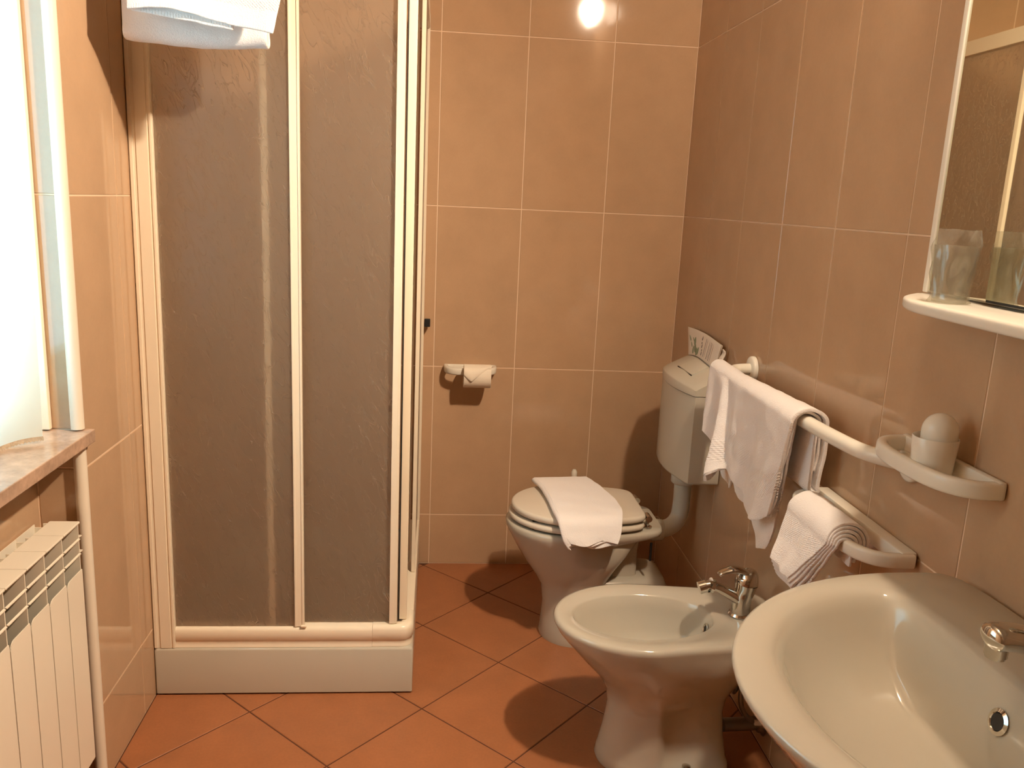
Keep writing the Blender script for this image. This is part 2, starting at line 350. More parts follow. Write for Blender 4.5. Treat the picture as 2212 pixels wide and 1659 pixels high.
# floor tiles laid diagonally (33 cm), clipped to the room
def clip(poly, f):
    out = []
    for i in range(len(poly)):
        a, b = poly[i], poly[(i+1) % len(poly)]; fa, fb = f(a), f(b)
        if fa >= 0: out.append(a)
        if (fa >= 0) != (fb >= 0): t = fa/(fa-fb); out.append((a[0]+(b[0]-a[0])*t, a[1]+(b[1]-a[1])*t))
    return out
S_, FX, FY, FR = 0.33057, 0.01914, -0.25006, 0.01311
e1 = (math.cos(-PI/4+FR), math.sin(-PI/4+FR)); e2 = (math.cos(-3*PI/4+FR), math.sin(-3*PI/4+FR))
for a in range(-9, 12):
    for b in range(-9, 14):
        g = 0.0020
        q = [(FX+e1[0]*(a*S_+s)+e2[0]*(b*S_+t), FY+e1[1]*(a*S_+s)+e2[1]*(b*S_+t)) for s, t in ((g, g), (S_-g, g), (S_-g, S_-g), (g, S_-g))]
        for fn in (lambda v: v[0]-(XL+0.002 if v[1] > -99 else 0)+0.085, lambda v: XR-0.002-v[0], lambda v: -0.002-v[1], lambda v: v[1]-(YF+0.003)):
            if q: q = clip(q, fn)
        # the recess under the window is floored too, the rest stops at the left wall
        if q and min(v[0] for v in q) < XL:
            if max(v[1] for v in q) > NY0 or min(v[1] for v in q) < NY1: q = clip(q, lambda v: v[0]-XL-0.002)
            else: q = clip(q, lambda v: v[0]-NXB-0.002)
        if len(q) < 3: continue
        ar = abs(sum(q[i][0]*q[(i+1) % len(q)][1]-q[(i+1) % len(q)][0]*q[i][1] for i in range(len(q))))/2
        if ar < 0.0006: continue
        c = (sum(v[0] for v in q)/len(q), sum(v[1] for v in q)/len(q)); n = len(q)
        def ins(v, d):
            dx, dy = c[0]-v[0], c[1]-v[1]; l = math.hypot(dx, dy) or 1; return (v[0]+dx/l*d, v[1]+dy/l*d)
        vs = [(v[0], v[1], -0.008) for v in q]+[(v[0], v[1], -0.0012) for v in q]+[(*ins(v, 0.0017), 0.0) for v in q]
        fs = [tuple(range(n)), tuple(2*n+i for i in range(n))]+[(k*n+i, k*n+(i+1) % n, (k+1)*n+(i+1) % n, (k+1)*n+i) for k in (0, 1) for i in range(n)]
        mesh('floor_tile', vs, fs, FLOORM, floor)

# corner beads of the niche (white rounded pvc trim)
def bead(name, p0, p1, r=0.0125):
    return struct(tube(name, [p0, p1], r, TRIMM, n=20))
bead('trim_1', (XL-0.008, NY0-0.003, 0.873), (XL-0.008, NY0-0.003, NZ1), 0.0135)
bead('trim_2', (XL-0.008, NY0-0.003, 0.0), (XL-0.008, NY0-0.003, 0.838), 0.0135)

# ------------------------------------------------------------------ window, curtain, sill
win = struct(thing('window_1', 'x', 'x', (-1.16, -1.72, 0.872)))
for k in ('label', 'category'): del win[k]
WY0, WY1, WZ0, WZ1 = NY0-0.004, NY1+0.003, 0.872, NZ1-0.003
def ring_boxes(name, y0, y1, z0, z1, xa, xb, w, mat, parent, bev=0.003):
    return boxes(name, [((xa, y0-w, z0), (xb, y0, z1)), ((xa, y1, z0), (xb, y1+w, z1)), ((xa, y1+w, z0), (xb, y0-w, z0+w)), ((xa, y1+w, z1-w), (xb, y0-w, z1))], mat, parent, bev)
ring_boxes('window_frame', WY0, WY1, WZ0, WZ1, -1.200, -1.095, 0.045, FRAMEM, win)
ring_boxes('window_sash', WY0-0.046, WY1+0.046, WZ0+0.046, WZ1-0.046, -1.190, -1.140, 0.05, FRAMEM, win)
box('window_pane', (-1.167, WY1+0.094, WZ0+0.094), (-1.163, WY0-0.094, WZ1-0.094), PANE, win)
box('jamb_strip', (-1.0945, NY0-0.016, WZ0), (-1.006, NY0-0.0015, WZ1), FRAMEM, win, bev=0.003)
so_ = [(-1.22, NY1+0.002), (XL+0.001, NY1+0.002), (XL+0.001, NY1-0.03), (-0.923, NY1-0.03), (-0.923, NY0+0.010), (XL+0.001, NY0+0.010), (XL+0.001, NY0-0.0015), (-1.22, NY0-0.0015)]
n = len(so_); sill = mesh('windowsill', [(x, y, 0.842) for x, y in so_]+[(x, y, 0.870) for x, y in so_], [tuple(range(n)), tuple(n+i for i in range(n))]+[(i, (i+1) % n, n+(i+1) % n, n+i) for i in range(n)], MARBLE)
bv_ = sill.modifiers.new('b', 'BEVEL'); bv_.width = 0.0022; bv_.segments = 2
tag(sill, 'brown marble windowsill under the curtain, above the radiator', 'windowsill')

ny, nz = 110, 50; vs = []; fs = []
CY0, CY1, CZ1 = -1.345, -2.065, 1.955
for j in range(nz+1):
    v = j/nz
    for i in range(ny+1):
        u = (i/ny)**1.35; y = CY0+(CY1-CY0)*u; dist = (CY0-y)
        x = -0.982-0.070*(1-math.exp(-dist/0.035))*(1-0.12*v) + 0.016*math.sin((dist-0.05)*46)*min(1, max(0, dist-0.04)/0.06)*(0.7+0.3*math.sin(dist*19+v*2))
        y += 0.020*math.exp(-dist/0.03)*math.sin(v*2.2+0.3)
        vs.append((x, y, 0.8755+0.0025*math.sin(dist*60+1.1)+(CZ1-0.8755)*v))
for j in range(nz):
    for i in range(ny): a = j*(ny+1)+i; fs.append((a, a+1, a+ny+2, a+ny+1))
cur = thing('window_curtain', 'thin white curtain glowing with daylight in the window niche', 'curtain', (-0.99, -1.74, 0.873))
mesh('curtain_cloth', vs, fs, CURT, cur, smooth=True)
vs2 = []; fs2 = []; per = 3
for i in range(ny*per+1):      # little scalloped lace edge along the hem
    f = i/per; k = min(int(f), ny-1); t = f-k; a = Vector(vs[k]); b = Vector(vs[k+1]); p = a.lerp(b, t)
    vs2 += [p+Vector((0.001, 0, 0.006)), p+Vector((0.002, 0, -0.0008-0.003*abs(math.sin(i*0.9))))]
for i in range(ny*per): fs2.append((2*i, 2*i+2, 2*i+3, 2*i+1))
o = mesh('lace_trim', vs2, fs2, LACE, cur); o['label'] = 'brownish scalloped lace edge'
tube('curtain_rod', [(-1.05, CY0+0.04, CZ1+0.006), (-1.05, CY1-0.01, CZ1+0.006)], 0.006, TRIMM, cur)

# ------------------------------------------------------------------ radiator
rad = thing('radiator', 'white aluminium sectional radiator in the recess under the windowsill', 'radiator', (-0.99, -1.70, 0.10))
pitch = 0.08; RY = -1.278; RX = -0.947; nsec = 9
def radobj(name, lst, mat, bev=0.0): return boxes(name, lst, mat, None, bev)
protos = []
a, b = -pitch+0.0008, -0.0008   # section spans y in [a,b] relative to its far side
p_top = boxes('top_plate', [((RX-0.062, a, 0.672), (RX, b, 0.677))], RADM, None, 0.0015)
# front panel with rounded near top corner
prof = [(b-0.0005, 0.10), (b-0.0005, 0.566)]
for k in range(0, 6):
    th = k/5*PI/2*0.85; prof.append((a+0.001+0.018-0.018*math.sin(th), 0.566-0.020+0.020*math.cos(th)))
prof = [prof[0], prof[1]] + prof[2:] + [(a+0.001, 0.10)]
n = len(prof); vs = [(RX-0.004, y, z) for y, z in prof]+[(RX-0.0015, y, z) for y, z in prof]
fs = [tuple(range(n)), tuple(n+i for i in range(n))]+[(i, (i+1) % n, n+(i+1) % n, n+i) for i in range(n)]
p_front = mesh('front_panel', vs, fs, RADM)
p_web = boxes('web', [((RX-0.075, b-0.0025, 0.12), (RX-0.0042, b, 0.6715))], RADM)
p_back = boxes('back_plate', [((-1.0425, a, 0.12), (-1.0405, b, 0.668)), ((-1.0405, b-0.0025, 0.12), (RX-0.0755, b, 0.662))], RADM, None)
p_col = boxes('water_column', [((RX-0.055, (a+b)/2-0.012, 0.12), (RX-0.030, (a+b)/2+0.012, 0.6712)), ((RX-0.078, (a+b)/2-0.02, 0.12), (RX-0.055, (a+b)/2+0.02, 0.650))], RADD, None, 0.004)
p_sl = []
for zz in (0.602, 0.636):
    v = [(RX-0.0045, a, zz+0.001), (RX-0.0005, a, zz), (RX-0.0005, b-0.0028, zz), (RX-0.0045, b-0.0028, zz+0.001)]
    v += [(x, y, z+0.0018) for x, y, z in v]
    p_sl.append(mesh('slat', v, [(0, 1, 2, 3), (4, 5, 6, 7), (0, 1, 5, 4), (1, 2, 6, 5), (2, 3, 7, 6), (3, 0, 4, 7)], RADM))
for s in range(nsec):
    for pr in [p_top, p_front, p_web, p_back, p_col]+p_sl:
        o = pr if s == 0 else pr.copy()
        if s: C.objects.link(o)
        o.location = (0, RY-s*pitch, 0); o.parent = rad; o.matrix_parent_inverse = rad.matrix_world.inverted()
# last ends: short slat stubs past the far web and two feet brackets
for zz in (0.602, 0.636):
    box('slat_end', (RX-0.014, RY+0.0004, zz+0.002), (RX-0.0035, RY+0.012, zz+0.004), RADM, rad)
for yy in (RY-0.2, RY-0.60): box('foot', (RX-0.06, yy-0.012, 0.0), (RX-0.035, yy+0.012, 0.12), RADM, rad, bev=0.003)

# ------------------------------------------------------------------ shower
TX0, TX1, TY0 = XL+0.001, -0.235, -0.880
tr = thing('shower_tray', 'white rectangular shower tray standing raised on the terracotta floor', 'shower tray', ((TX0+TX1)/2, -0.44, 0))
def rrect(x0, x1, y0, y1, r, z, n=6):
    out = []
    for cx_, cy_, a0 in ((x1-r, y1-r, 0), (x0+r, y1-r, PI/2), (x0+r, y0+r, PI), (x1-r, y0+r, 1.5*PI)):
        for k in range(n+1): th = a0+PI/2*k/n; out.append(Vector((cx_+r*math.cos(th), cy_+r*math.sin(th), z)))
    return out
TY1 = -0.0015
rings = [rrect(TX0, TX1, TY0, TY1, 0.006, 0.006), rrect(TX0, TX1, TY0, TY1, 0.006, 0.136), rrect(TX0+0.002, TX1-0.002, TY0+0.002, TY1-0.002, 0.008, 0.141), rrect(TX0+0.006, TX1-0.006, TY0+0.006, TY1-0.006, 0.010, 0.143),
         rrect(TX0+0.050, TX1-0.050, TY0+0.050, TY1-0.050, 0.05, 0.143), rrect(TX0+0.058, TX1-0.058, TY0+0.058, TY1-0.058, 0.05, 0.136), rrect(TX0+0.075, TX1-0.075, TY0+0.075, TY1-0.075, 0.05, 0.050),
         rrect(TX0+0.10, TX1-0.10, TY0+0.10, TY1-0.10, 0.05, 0.040), rrect(TX0+0.30, TX1-0.30, TY0+0.38, TY1-0.38, 0.04, 0.034)]
loft('tray_body', rings, CERAMIC, tr, sharp=55)
box('silicone_joint', (TX0+0.012, TY0+0.010, 0.0005), (TX1-0.010, TY1-0.01, 0.0055), pbr('grey_joint', (0.16, 0.13, 0.09), rough=0.8), tr)
lathe('drain_cover', [(0.0, 0), (0.04, 0), (0.045, 0.003), (0.03, 0.006), (0.0, 0.007)][1:], CHROME, tr, loc=((TX0+TX1)/2, -0.44, 0.0345))

en = thing('shower_enclosure', 'corner shower cabin with cream frame and rain-patterned sliding panels', 'shower cabin', ((TX0+TX1)/2, -0.44, 0.143))
Z0, Z1 = 0.1435, 1.990
def ribbed(name, x0, x1, y0, y1, z0, z1, ridge, parent, face='y'):
    """vertical profile with small raised ribs on its visible face"""
    lst = [((x0, y0, z0), (x1, y1, z1))]
    for a, b in ridge:
        if face == 'y': lst.append(((x0+a, y0-0.0022, z0), (x0+b, y0+0.0005, z1)))
        else: lst.append(((x1-0.0005, y0+a, z0), (x1+0.0022, y0+b, z1)))
    return boxes(name, lst, FRAMEM, parent, 0.0008)
ribbed('wall_profile', XL+0.0012, -0.887, -0.876, -0.845, Z0, Z1, [(0.002, 0.010), (0.018, 0.046), (0.050, 0.056)], en)
ribbed('wall_profile', -0.262, -0.2385, -0.048, -0.0015, Z0, Z1, [(0.004, 0.040)], en, 'x')
# bottom rail: rounded section, with a corner piece
def rail(name, x0, x1, z0, z1, parent):
    sec = []
    ya, yb = -0.876, -0.838; h = z1-z0
    sec = [(yb, z0), (yb, z1-0.006), (yb-0.004, z1), (ya+0.012, z1), (ya+0.004, z1-0.004), (ya, z1-0.012), (ya, z0+0.024), (ya+0.0035, z0+0.020), (ya+0.0035, z0+0.006), (ya+0.001, z0+0.002), (ya+0.001, z0)]
    vs = [(x0, y, z) for y, z in sec]+[(x1, y, z) for y, z in sec]; n = len(sec)
    return mesh(name, vs, [tuple(range(n)), tuple(n+i for i in range(n))]+[(i, (i+1) % n, n+(i+1) % n, n+i) for i in range(n)], FRAMEM, parent, sharp=50)
rail('bottom_rail', -0.8868, -0.350, Z0, 0.205, en)
rail('top_rail', -0.8868, -0.350, 1.940, Z1, en)
def corner(name, z0, z1):
    path = [(-0.3495, -0.857, 0), (-0.30, -0.857, 0), (-0.272, -0.857, 0)]
    for k in range(1, 8): th = k/8*PI/2; path.append((-0.272+0.018*math.sin(th), -0.857+0.018-0.018*math.cos(th), 0))
    path += [(-0.254, -0.839, 0), (-0.254, -0.79, 0), (-0.254, -0.77, 0)]
    h = z1-z0; sec = [(-0.017, z0), (0.017, z0), (0.0175, z0+0.003), (0.015, z0+0.007), (0.015, z0+0.020), (0.019, z0+0.024), (0.019, z1-0.010), (0.014, z1-0.001), (0.008, z1+0.001), (-0.012, z1+0.001), (-0.017, z1-0.004)]
    return tube(name, path, 1, FRAMEM, en, sec=[(x, z) for x, z in sec], up=(0, 0, 1), sharp=50)
corner('corner_piece', Z0, 0.206); corner('corner_piece', 1.939, Z1)
for za, zb in ((Z0, 0.200), (1.942, Z1)):
    box('side_rail', (-0.2715, -0.7695, za), (-0.2365, -0.0485, zb), FRAMEM, en, bev=0.003)
def panel(name, x0, x1, y, z0, z1, stiles, parent, axis='x'):
    """one acrylic sheet and its framing stiles"""
    def bb(a0, a1, b0, b1, c0, c1): return ((a0, b0, c0), (a1, b1, c1)) if axis == 'x' else ((b0, a0, c0), (b1, a1, c1))
    pn = box('acrylic_panel', *bb(x0, x1, y-0.0016, y+0.0016, z0, z1), ACRYL, parent)
    for (a, b, ya, yb, ribs) in stiles:
        lst = [bb(a, b, ya, yb, z0, z1)]
        for (c, d) in ribs: lst.append(bb(c, d, ya-0.002, ya+0.0005, z0, z1) if axis == 'x' else bb(c, d, yb-0.0005, yb+0.002, z0, z1))
        boxes('stile', lst, FRAMEM, parent, 0.0008)
    return pn
# front: fixed outer panel at left, sliding door behind it running to the corner
panel('fixed', -0.886, -0.560, -0.866, 0.2055, 1.9385, [(-0.563, -0.5385, -0.872, -0.858, [(-0.5635, -0.558), (-0.5435, -0.538)])], en)
panel('door', -0.634, -0.302, -0.848, 0.2095, 1.9365, [(-0.6365, -0.6195, -0.853, -0.842, []), (-0.3035, -0.2825, -0.862, -0.842, [(-0.3035, -0.288)])], en)
# side: fixed panel near the back wall, sliding door near the corner
panel('fixed', -0.505, -0.049, -0.2465, 0.2015, 1.9385, [(-0.509, -0.490, -0.253, -0.241, [])], en, 'y')
panel('door', -0.8370, -0.440, -0.2665, 0.2095, 1.9365, [(-0.8375, -0.817, -0.2795, -0.2575, [(-0.834, -0.820)]), (-0.450, -0.435, -0.270, -0.2605, [])], en, 'y')
box('door_foot', (-0.547, -0.8795, 0.2056), (-0.531, -0.8725, 0.2110), FRAMEM, en, bev=0.002)
o = box('door_stop', (-0.2345, -0.046, 0.935), (-0.2135, -0.020, 0.962), BLACK, en, bev=0.002); o['label'] = 'small black rubber stop on the side frame'
boxes('stile_gap_shade', [((-0.2795, -0.8405, 0.2095), (-0.2765, -0.8380, 1.9365))], BLACK, en)  # black strip paints the dark gap between the corner stiles

# fittings in the shower, seen blurred through the acrylic
mx = thing('shower_mixer', 'chrome shower mixer with hand shower, blurred behind the left acrylic panel', 'shower mixer', (XL, -0.44, 1.13))
lathe('body', [(0.022, 0.0), (0.024, 0.004), (0.024, 0.16), (0.022, 0.164)], CHROME, mx, loc=(XL+0.058, -0.53, 1.14), axis='Y')
for yy in (-0.52, -0.38): lathe('wall_flange', [(0.034, 0.001), (0.032, 0.008), (0.012, 0.012), (0.012, 0.040)], CHROME, mx, loc=(XL, yy, 1.14), axis='X')
tube('lever', cat([(XL+0.062, -0.45, 1.165), (XL+0.075, -0.45, 1.185), (XL+0.13, -0.45, 1.195)]), 0.009, STEEL, mx, n=10)
tube('hose', cat([(XL+0.058, -0.40, 1.115), (XL+0.06, -0.36, 0.80), (XL+0.05, -0.27, 0.72), (XL+0.045, -0.22, 1.0), (XL+0.05, -0.20, 1.72)], 10), 0.007, STEEL, mx, n=8)
tube('hand_shower', cat([(XL+0.05, -0.20, 1.70), (XL+0.055, -0.205, 1.80), (XL+0.10, -0.22, 1.86)]), lambda t: 0.011+0.022*max(0, t-0.7)/0.3, CHROME, mx, n=14)
sb = thing('shower_rack', 'chrome wire soap rack on the back wall, blurred inside the shower', 'soap rack', (-0.86, -0.005, 1.30))
loop = [(-0.955+0.012, -0.004, 1.315), (-0.94, -0.10, 1.315), (-0.90, -0.12, 1.315), (-0.80, -0.12, 1.315), (-0.775, -0.10, 1.315), (-0.77, -0.004, 1.315)]
tube('wire_rim', cat(loop), 0.004, STEEL, sb, n=8)
for k in range(7): tube('wire', [(-0.925+k*0.024, -0.004, 1.290), (-0.925+k*0.024, -0.11, 1.290)], 0.0025, STEEL, sb, n=6)
tube('wire_front', [(-0.93, -0.112, 1.290), (-0.78, -0.112, 1.290)], 0.003, STEEL, sb, n=6)
for xx in (-0.93, -0.78): tube('wire_post', [(xx, -0.112, 1.288), (xx, -0.116, 1.315)], 0.003, STEEL, sb, n=6)

# ------------------------------------------------------------------ towels as folded sheets
def sheet(name, fn, nu, nv, th, parent=None, mat=None, uvf=None, sub=0, jitter=0.0):
    """grid fn(u,v)->point; uvf(u,v)->(metres across, metres from the hem)"""
    vs = [Vector(fn(i/nu, j/nv)) for j in range(nv+1) for i in range(nu+1)]
    if jitter:
        for k, v in enumerate(vs): v += Vector((noise.noise(v*28), noise.noise(v*28+Vector((9, 0, 0))), noise.noise(v*28+Vector((0, 9, 0)))))*jitter
    fs = [(j*(nu+1)+i, j*(nu+1)+i+1, (j+1)*(nu+1)+i+1, (j+1)*(nu+1)+i) for j in range(nv) for i in range(nu)]
    me = bpy.data.meshes.new(name); me.from_pydata([tuple(v) for v in vs], [], fs)
    uvl = me.uv_layers.new(name='UVMap')
    for lp in me.loops:
        k = lp.vertex_index; u, v = (k % (nu+1))/nu, (k//(nu+1))/nv; uvl.data[lp.index].uv = uvf(u, v) if uvf else (u*0.3, 0.5)
    o = link(name, me, mat or TOWEL, parent, True)
    s = o.modifiers.new('s', 'SOLIDIFY'); s.thickness = th; s.offset = 0; s.use_rim = True
    b = o.modifiers.new('b', 'BEVEL'); b.width = th*0.3; b.segments = 2; b.limit_method = 'ANGLE'; b.angle_limit = 0.9
    return o
def bake_join(name, objs, parent=None):
    """apply modifiers and join several sheets of one cloth into one mesh"""
    dg = bpy.context.evaluated_depsgraph_get(); bm = bmesh.new()
    for o in objs: bm.from_mesh(o.evaluated_get(dg).to_mesh())
    me = bpy.data.meshes.new(name); bm.to_mesh(me); bm.free(); me.materials.append(TOWEL)
    for o in objs: bpy.data.objects.remove(o)
    return link(name, me, None, parent, True)

# rail at top left with two bath towels
tr_ = thing('towel_rail', 'chrome wall rail carrying two bath towels at the top left', 'towel rail', (XL, -1.07, 1.84))
box('wall_bracket', (XL+0.0008, -1.125, 1.792), (XL+0.016, -1.035, 1.93), CHROME, tr_, bev=0.004)
for yy, zz in ((-1.115, 1.875), (-1.045, 1.905)):
    tube('arm', [(XL+0.012, yy, zz), (XL+0.44, yy, zz)], 0.008, CHROME, tr_)
tube('hook', cat([(XL+0.004, -1.080, 1.80), (XL+0.030, -1.080, 1.778), (XL+0.055, -1.085, 1.785), (XL+0.062, -1.085, 1.80)]), 0.006, CHROME, tr_)
def drape(yc, zb, rad, y_front, zf, zback, x0, x1, gap=0.0):
    """cloth over a bar along x: v runs from the front hem over the bar to the back hem"""
    def fn(u, v):
        x = x0(v)+(x1(v)-x0(v))*u; zf_ = zf(u); zb_ = zback(u); Lf = zb-zf_; Lb = zb-zb_; arc = PI*rad; T = Lf+arc+Lb; s = v*T
        if s < Lf: t = s/Lf; return Vector((x, yc-rad-(y_front(u))*(1-t), zf_+(zb-zf_)*t))
        if s < Lf+arc: a = (s-Lf)/rad; return Vector((x, yc-rad*math.cos(a), zb+rad*math.sin(a)))
        t = (s-Lf-arc)/Lb; return Vector((x, yc+rad+gap*t, zb-(zb-zb_)*t))
    return fn
# back towel: folded lengthwise, hangs with a thick folded bottom
def fold_bottom(u, v):      # a closed hanging loop: front layer down, round fold, back layer up
    x = -0.877+(0.304)*u + 0.004*math.sin(v*9); zb = 1.7180-0.004*u+0.006*abs(u-0.5); r = 0.017+0.006*math.sin(PI*min(1, u*1.15))
    H = 1.905-zb; T = 2*H+PI*r; s = v*T; yc = -1.045
    if s < H: return Vector((x, yc-r, 1.905-s))
    if s < H+PI*r: a = (s-H)/r; return Vector((x, yc-r*math.cos(a), zb-r*math.sin(a)))
    return Vector((x, yc+r, zb+(s-H-PI*r)))
s1 = sheet('s', fold_bottom, 40, 60, 0.011, uvf=lambda u, v: (u*0.3, 0.5), jitter=0.003)
s2 = sheet('s', lambda u, v: Vector((-0.874+0.298*u, -1.045-0.0125*math.cos(v*PI)*1.0, 1.905+0.020*math.sin(v*PI))), 30, 16, 0.010, uvf=lambda u, v: (u, .5))
s3 = sheet('s', lambda u, v: Vector((-0.874+0.298*u, -1.045+(-0.004 if v < 0.5 else 0.004), 1.71+abs(v-0.5)*0.36)), 30, 16, 0.007, uvf=lambda u, v: (u, .5))
tw = bake_join('bath_towel', [s1, s2, s3]); tag(tw, 'thick folded white bath towel hanging behind the other at the top left', 'towel', 'bath towels on the chrome rail')
def hem(u): return 1.747-0.004*math.cos(u*9)*(1-u)-0.036*max(0, u-0.25)**1.1*1.35
f1 = drape(-1.115, 1.875, 0.016, lambda u: 0.010+0.006*math.sin(u*7), hem, lambda u: 1.815, lambda v: -0.842, lambda v: -0.520-0.028*max(0, 1-v*2.2))
s1 = sheet('s', f1, 60, 60, 0.006, uvf=lambda u, v: (u*0.32, v*0.36), jitter=0.002)
f2 = drape(-1.115, 1.875, 0.010, lambda u: 0.004, lambda u: 1.742-0.026*u, lambda u: 1.77, lambda v: -0.838, lambda v: -0.632)
s2 = sheet('s', f2, 40, 50, 0.006, uvf=lambda u, v: (u*0.2, v*0.36), jitter=0.002)
tw = bake_join('bath_towel', [s1, s2]); tag(tw, 'white bath towel with ribbed hem draped in front at the top left', 'towel', 'bath towels on the chrome rail')

# ------------------------------------------------------------------ toilet
TYC = -0.525
def dring(x0, x1, xm, yc, hw, z, ef=1.0, er=0.45, n=64, hwr=None):
    """D outline: half ellipse towards x0, squarer towards x1"""
    out = []
    for k in range(n):
        th = 2*PI*k/n; c, s = math.cos(th), math.sin(th); sg = 1 if s >= 0 else -1
        if c < 0: x = xm-(xm-x0)*abs(c)**ef; y = hw*sg*abs(s)**ef
        else: x = xm+(x1-xm)*abs(c)**er; w = hw if hwr is None else hw+(hwr-hw)*min(1, (x-xm)/(x1-xm)); y = w*sg*abs(s)**er
        out.append(Vector((x, yc+y, z)))
    return out
wc = thing('toilet', 'champagne ceramic toilet with closed lid below the wall cistern', 'toilet', (0.33, TYC, 0))
def tr1(x0, x1, xm, hw, z, **k): return dring(x0, x1, xm, TYC, hw, z, **k)
rings = [tr1(.172, .400, .29, .112, 0.0), tr1(.170, .402, .29, .114, .012), tr1(.176, .395, .29, .108, .05), tr1(.178, .375, .29, .098, .12), tr1(.168, .368, .28, .099, .18), tr1(.143, .378, .28, .115, .22),
         tr1(.108, .400, .28, .140, .27), tr1(.078, .430, .28, .160, .32), tr1(.056, .480, .27, .176, .362, hwr=.11), tr1(.048, .535, .27, .184, .380, hwr=.118, er=.25), tr1(.0465, .54, .27, .186, .395, hwr=.118, er=.25), tr1(.052, .537, .27, .181, .402, hwr=.114, er=.25),
         tr1(.085, .42, .26, .140, .402, er=1), tr1(.092, .41, .26, .132, .392, er=1), tr1(.12, .38, .26, .11, .30, er=1), tr1(.20, .34, .27, .05, .22, er=1)]
bx = [rrect(0.285, 0.574, TYC-0.105, TYC+0.105, 0.045, z) for z in (0.0, 0.18)]+[rrect(0.289, 0.571, TYC-0.101, TYC+0.101, 0.045, 0.205), rrect(0.300, 0.562, TYC-0.090, TYC+0.090, 0.04, 0.222), rrect(0.320, 0.544, TYC-0.070, TYC+0.070, 0.03, 0.229)]
n4 = len(bx[0]); bv = [v for r in bx for v in r]; bf = [(i*n4+k, i*n4+(k+1) % n4, (i+1)*n4+(k+1) % n4, (i+1)*n4+k) for i in range(len(bx)-1) for k in range(n4)]+[tuple(range(n4)), tuple((len(bx)-1)*n4+k for k in range(n4))]
nk = [rrect(0.330, 0.475, TYC-h, TYC+h, 0.03, z) for z, h in ((0.19, 0.085), (0.24, 0.066), (0.31, 0.064), (0.362, 0.085), (0.381, 0.10))]
nv = [v for r in nk for v in r]; nf = [(i*n4+k, i*n4+(k+1) % n4, (i+1)*n4+(k+1) % n4, (i+1)*n4+k) for i in range(len(nk)-1) for k in range(n4)]+[tuple(range(n4)), tuple((len(nk)-1)*n4+k for k in range(n4))]
loft('bowl', rings, CERAMIC, wc, extra=[(bv, bf), (nv, nf)])
def plate(name, z0, z1, x0, x1, xm, hw, hwr, dome, mat, parent, r=0.007, er=0.5):
    R = []
    for k in range(5): a = k/4*PI/2; R.append(tr1(x0+r*(1-math.sin(a)), x1-r*(1-math.sin(a)), xm, hw-r*(1-math.sin(a)), z0+r-r*math.cos(a), hwr=hwr-r*(1-math.sin(a)), er=er))
    for k in range(5): a = k/4*PI/2; R.append(tr1(x0+r*(1-math.cos(a)), x1-r*(1-math.cos(a)), xm, hw-r*(1-math.cos(a)), z1-r+r*math.sin(a), hwr=hwr-r*(1-math.cos(a)), er=er))
    for q in (0.75, 0.5, 0.25, 0.06):
        R.append(tr1(xm-(xm-x0-r)*q, xm+(x1-r-xm)*q, xm, (hw-r)*q, z1+dome*(1-q*q), hwr=(hwr-r)*q, er=er))
    return loft(name, R, mat, parent)
plate('seat', 0.410, 0.4275, .054, .475, .27, .181, .134, 0.0, SEATM, wc, 0.008, er=0.22)
plate('lid', 0.4345, 0.4560, .062, .478, .27, .176, .130, 0.005, SEATM, wc, 0.0095, er=0.22)
for q in (-0.1, 0.1):
    box('seat_buffer', (0.12, TYC+q-0.008, 0.4275), (0.14, TYC+q+0.008, 0.4350), BLACK, wc); box('seat_buffer', (0.12, TYC+q-0.008, 0.4022), (0.14, TYC+q+0.008, 0.4105), BLACK, wc)
for s in (-1, 1):
    yy = TYC+s*0.082
    hg, hf = join_geo(cyl_geo((0.488, yy-0.018, 0.436), (0.488, yy+0.018, 0.436), 0.0105), cyl_geo((0.488, yy, 0.4025), (0.488, yy, 0.436), 0.006), cyl_geo((0.488, yy, 0.4022), (0.488, yy, 0.407), 0.015))
    mesh('hinge', hg, hf, CHROME, wc, sharp=45)
tube('flush_pipe', cat([(0.640, -0.452, 0.553), (0.640, -0.455, 0.50), (0.640, -0.458, 0.435), (0.632, -0.466, 0.385), (0.605, -0.485, 0.361), (0.570, -0.502, 0.356), (0.515, -0.520, 0.356)], 8), 0.0285, PIPEM, wc, n=24)
lathe('pipe_collar', [(0.036, 0.500), (0.040, 0.504), (0.040, 0.540), (0.034, 0.551)], PIPEM, wc, loc=(0.640, -0.453, 0))
lathe('pipe_seal', [(0.034, -0.018), (0.036, -0.014), (0.036, 0.018), (0.033, 0.022)], CERAMIC, wc, loc=(0.545, -0.511, 0.356), axis='X')
tube('fixing_bolt', [(0.50, TYC-0.105, 0.30), (0.50, TYC-0.105, 0.36)], 0.004, DARK, wc, n=8)
for s in (-1,): lathe('floor_screw', [(0.008, 0.0), (0.008, 0.004), (0.004, 0.008)], CHROME, wc, n=12, loc=(0.36, TYC-0.118, 0.0015))

# toilet brush handle knob far behind the lid
br = thing('toilet_brush', 'white toilet brush standing against the back wall behind the toilet', 'toilet brush', (0.335, -0.10, 0))
lathe('holder', [(0.045, 0.0), (0.050, 0.01), (0.045, 0.14), (0.040, 0.15)], WHITEM, br, loc=(0.335, -0.10, 0))
lathe('handle', [(0.007, 0.15), (0.007, 0.36), (0.006, 0.385), (0.011, 0.397), (0.011, 0.415), (0.006, 0.424)], WHITEM, br, loc=(0.335, -0.10, 0), n=16)

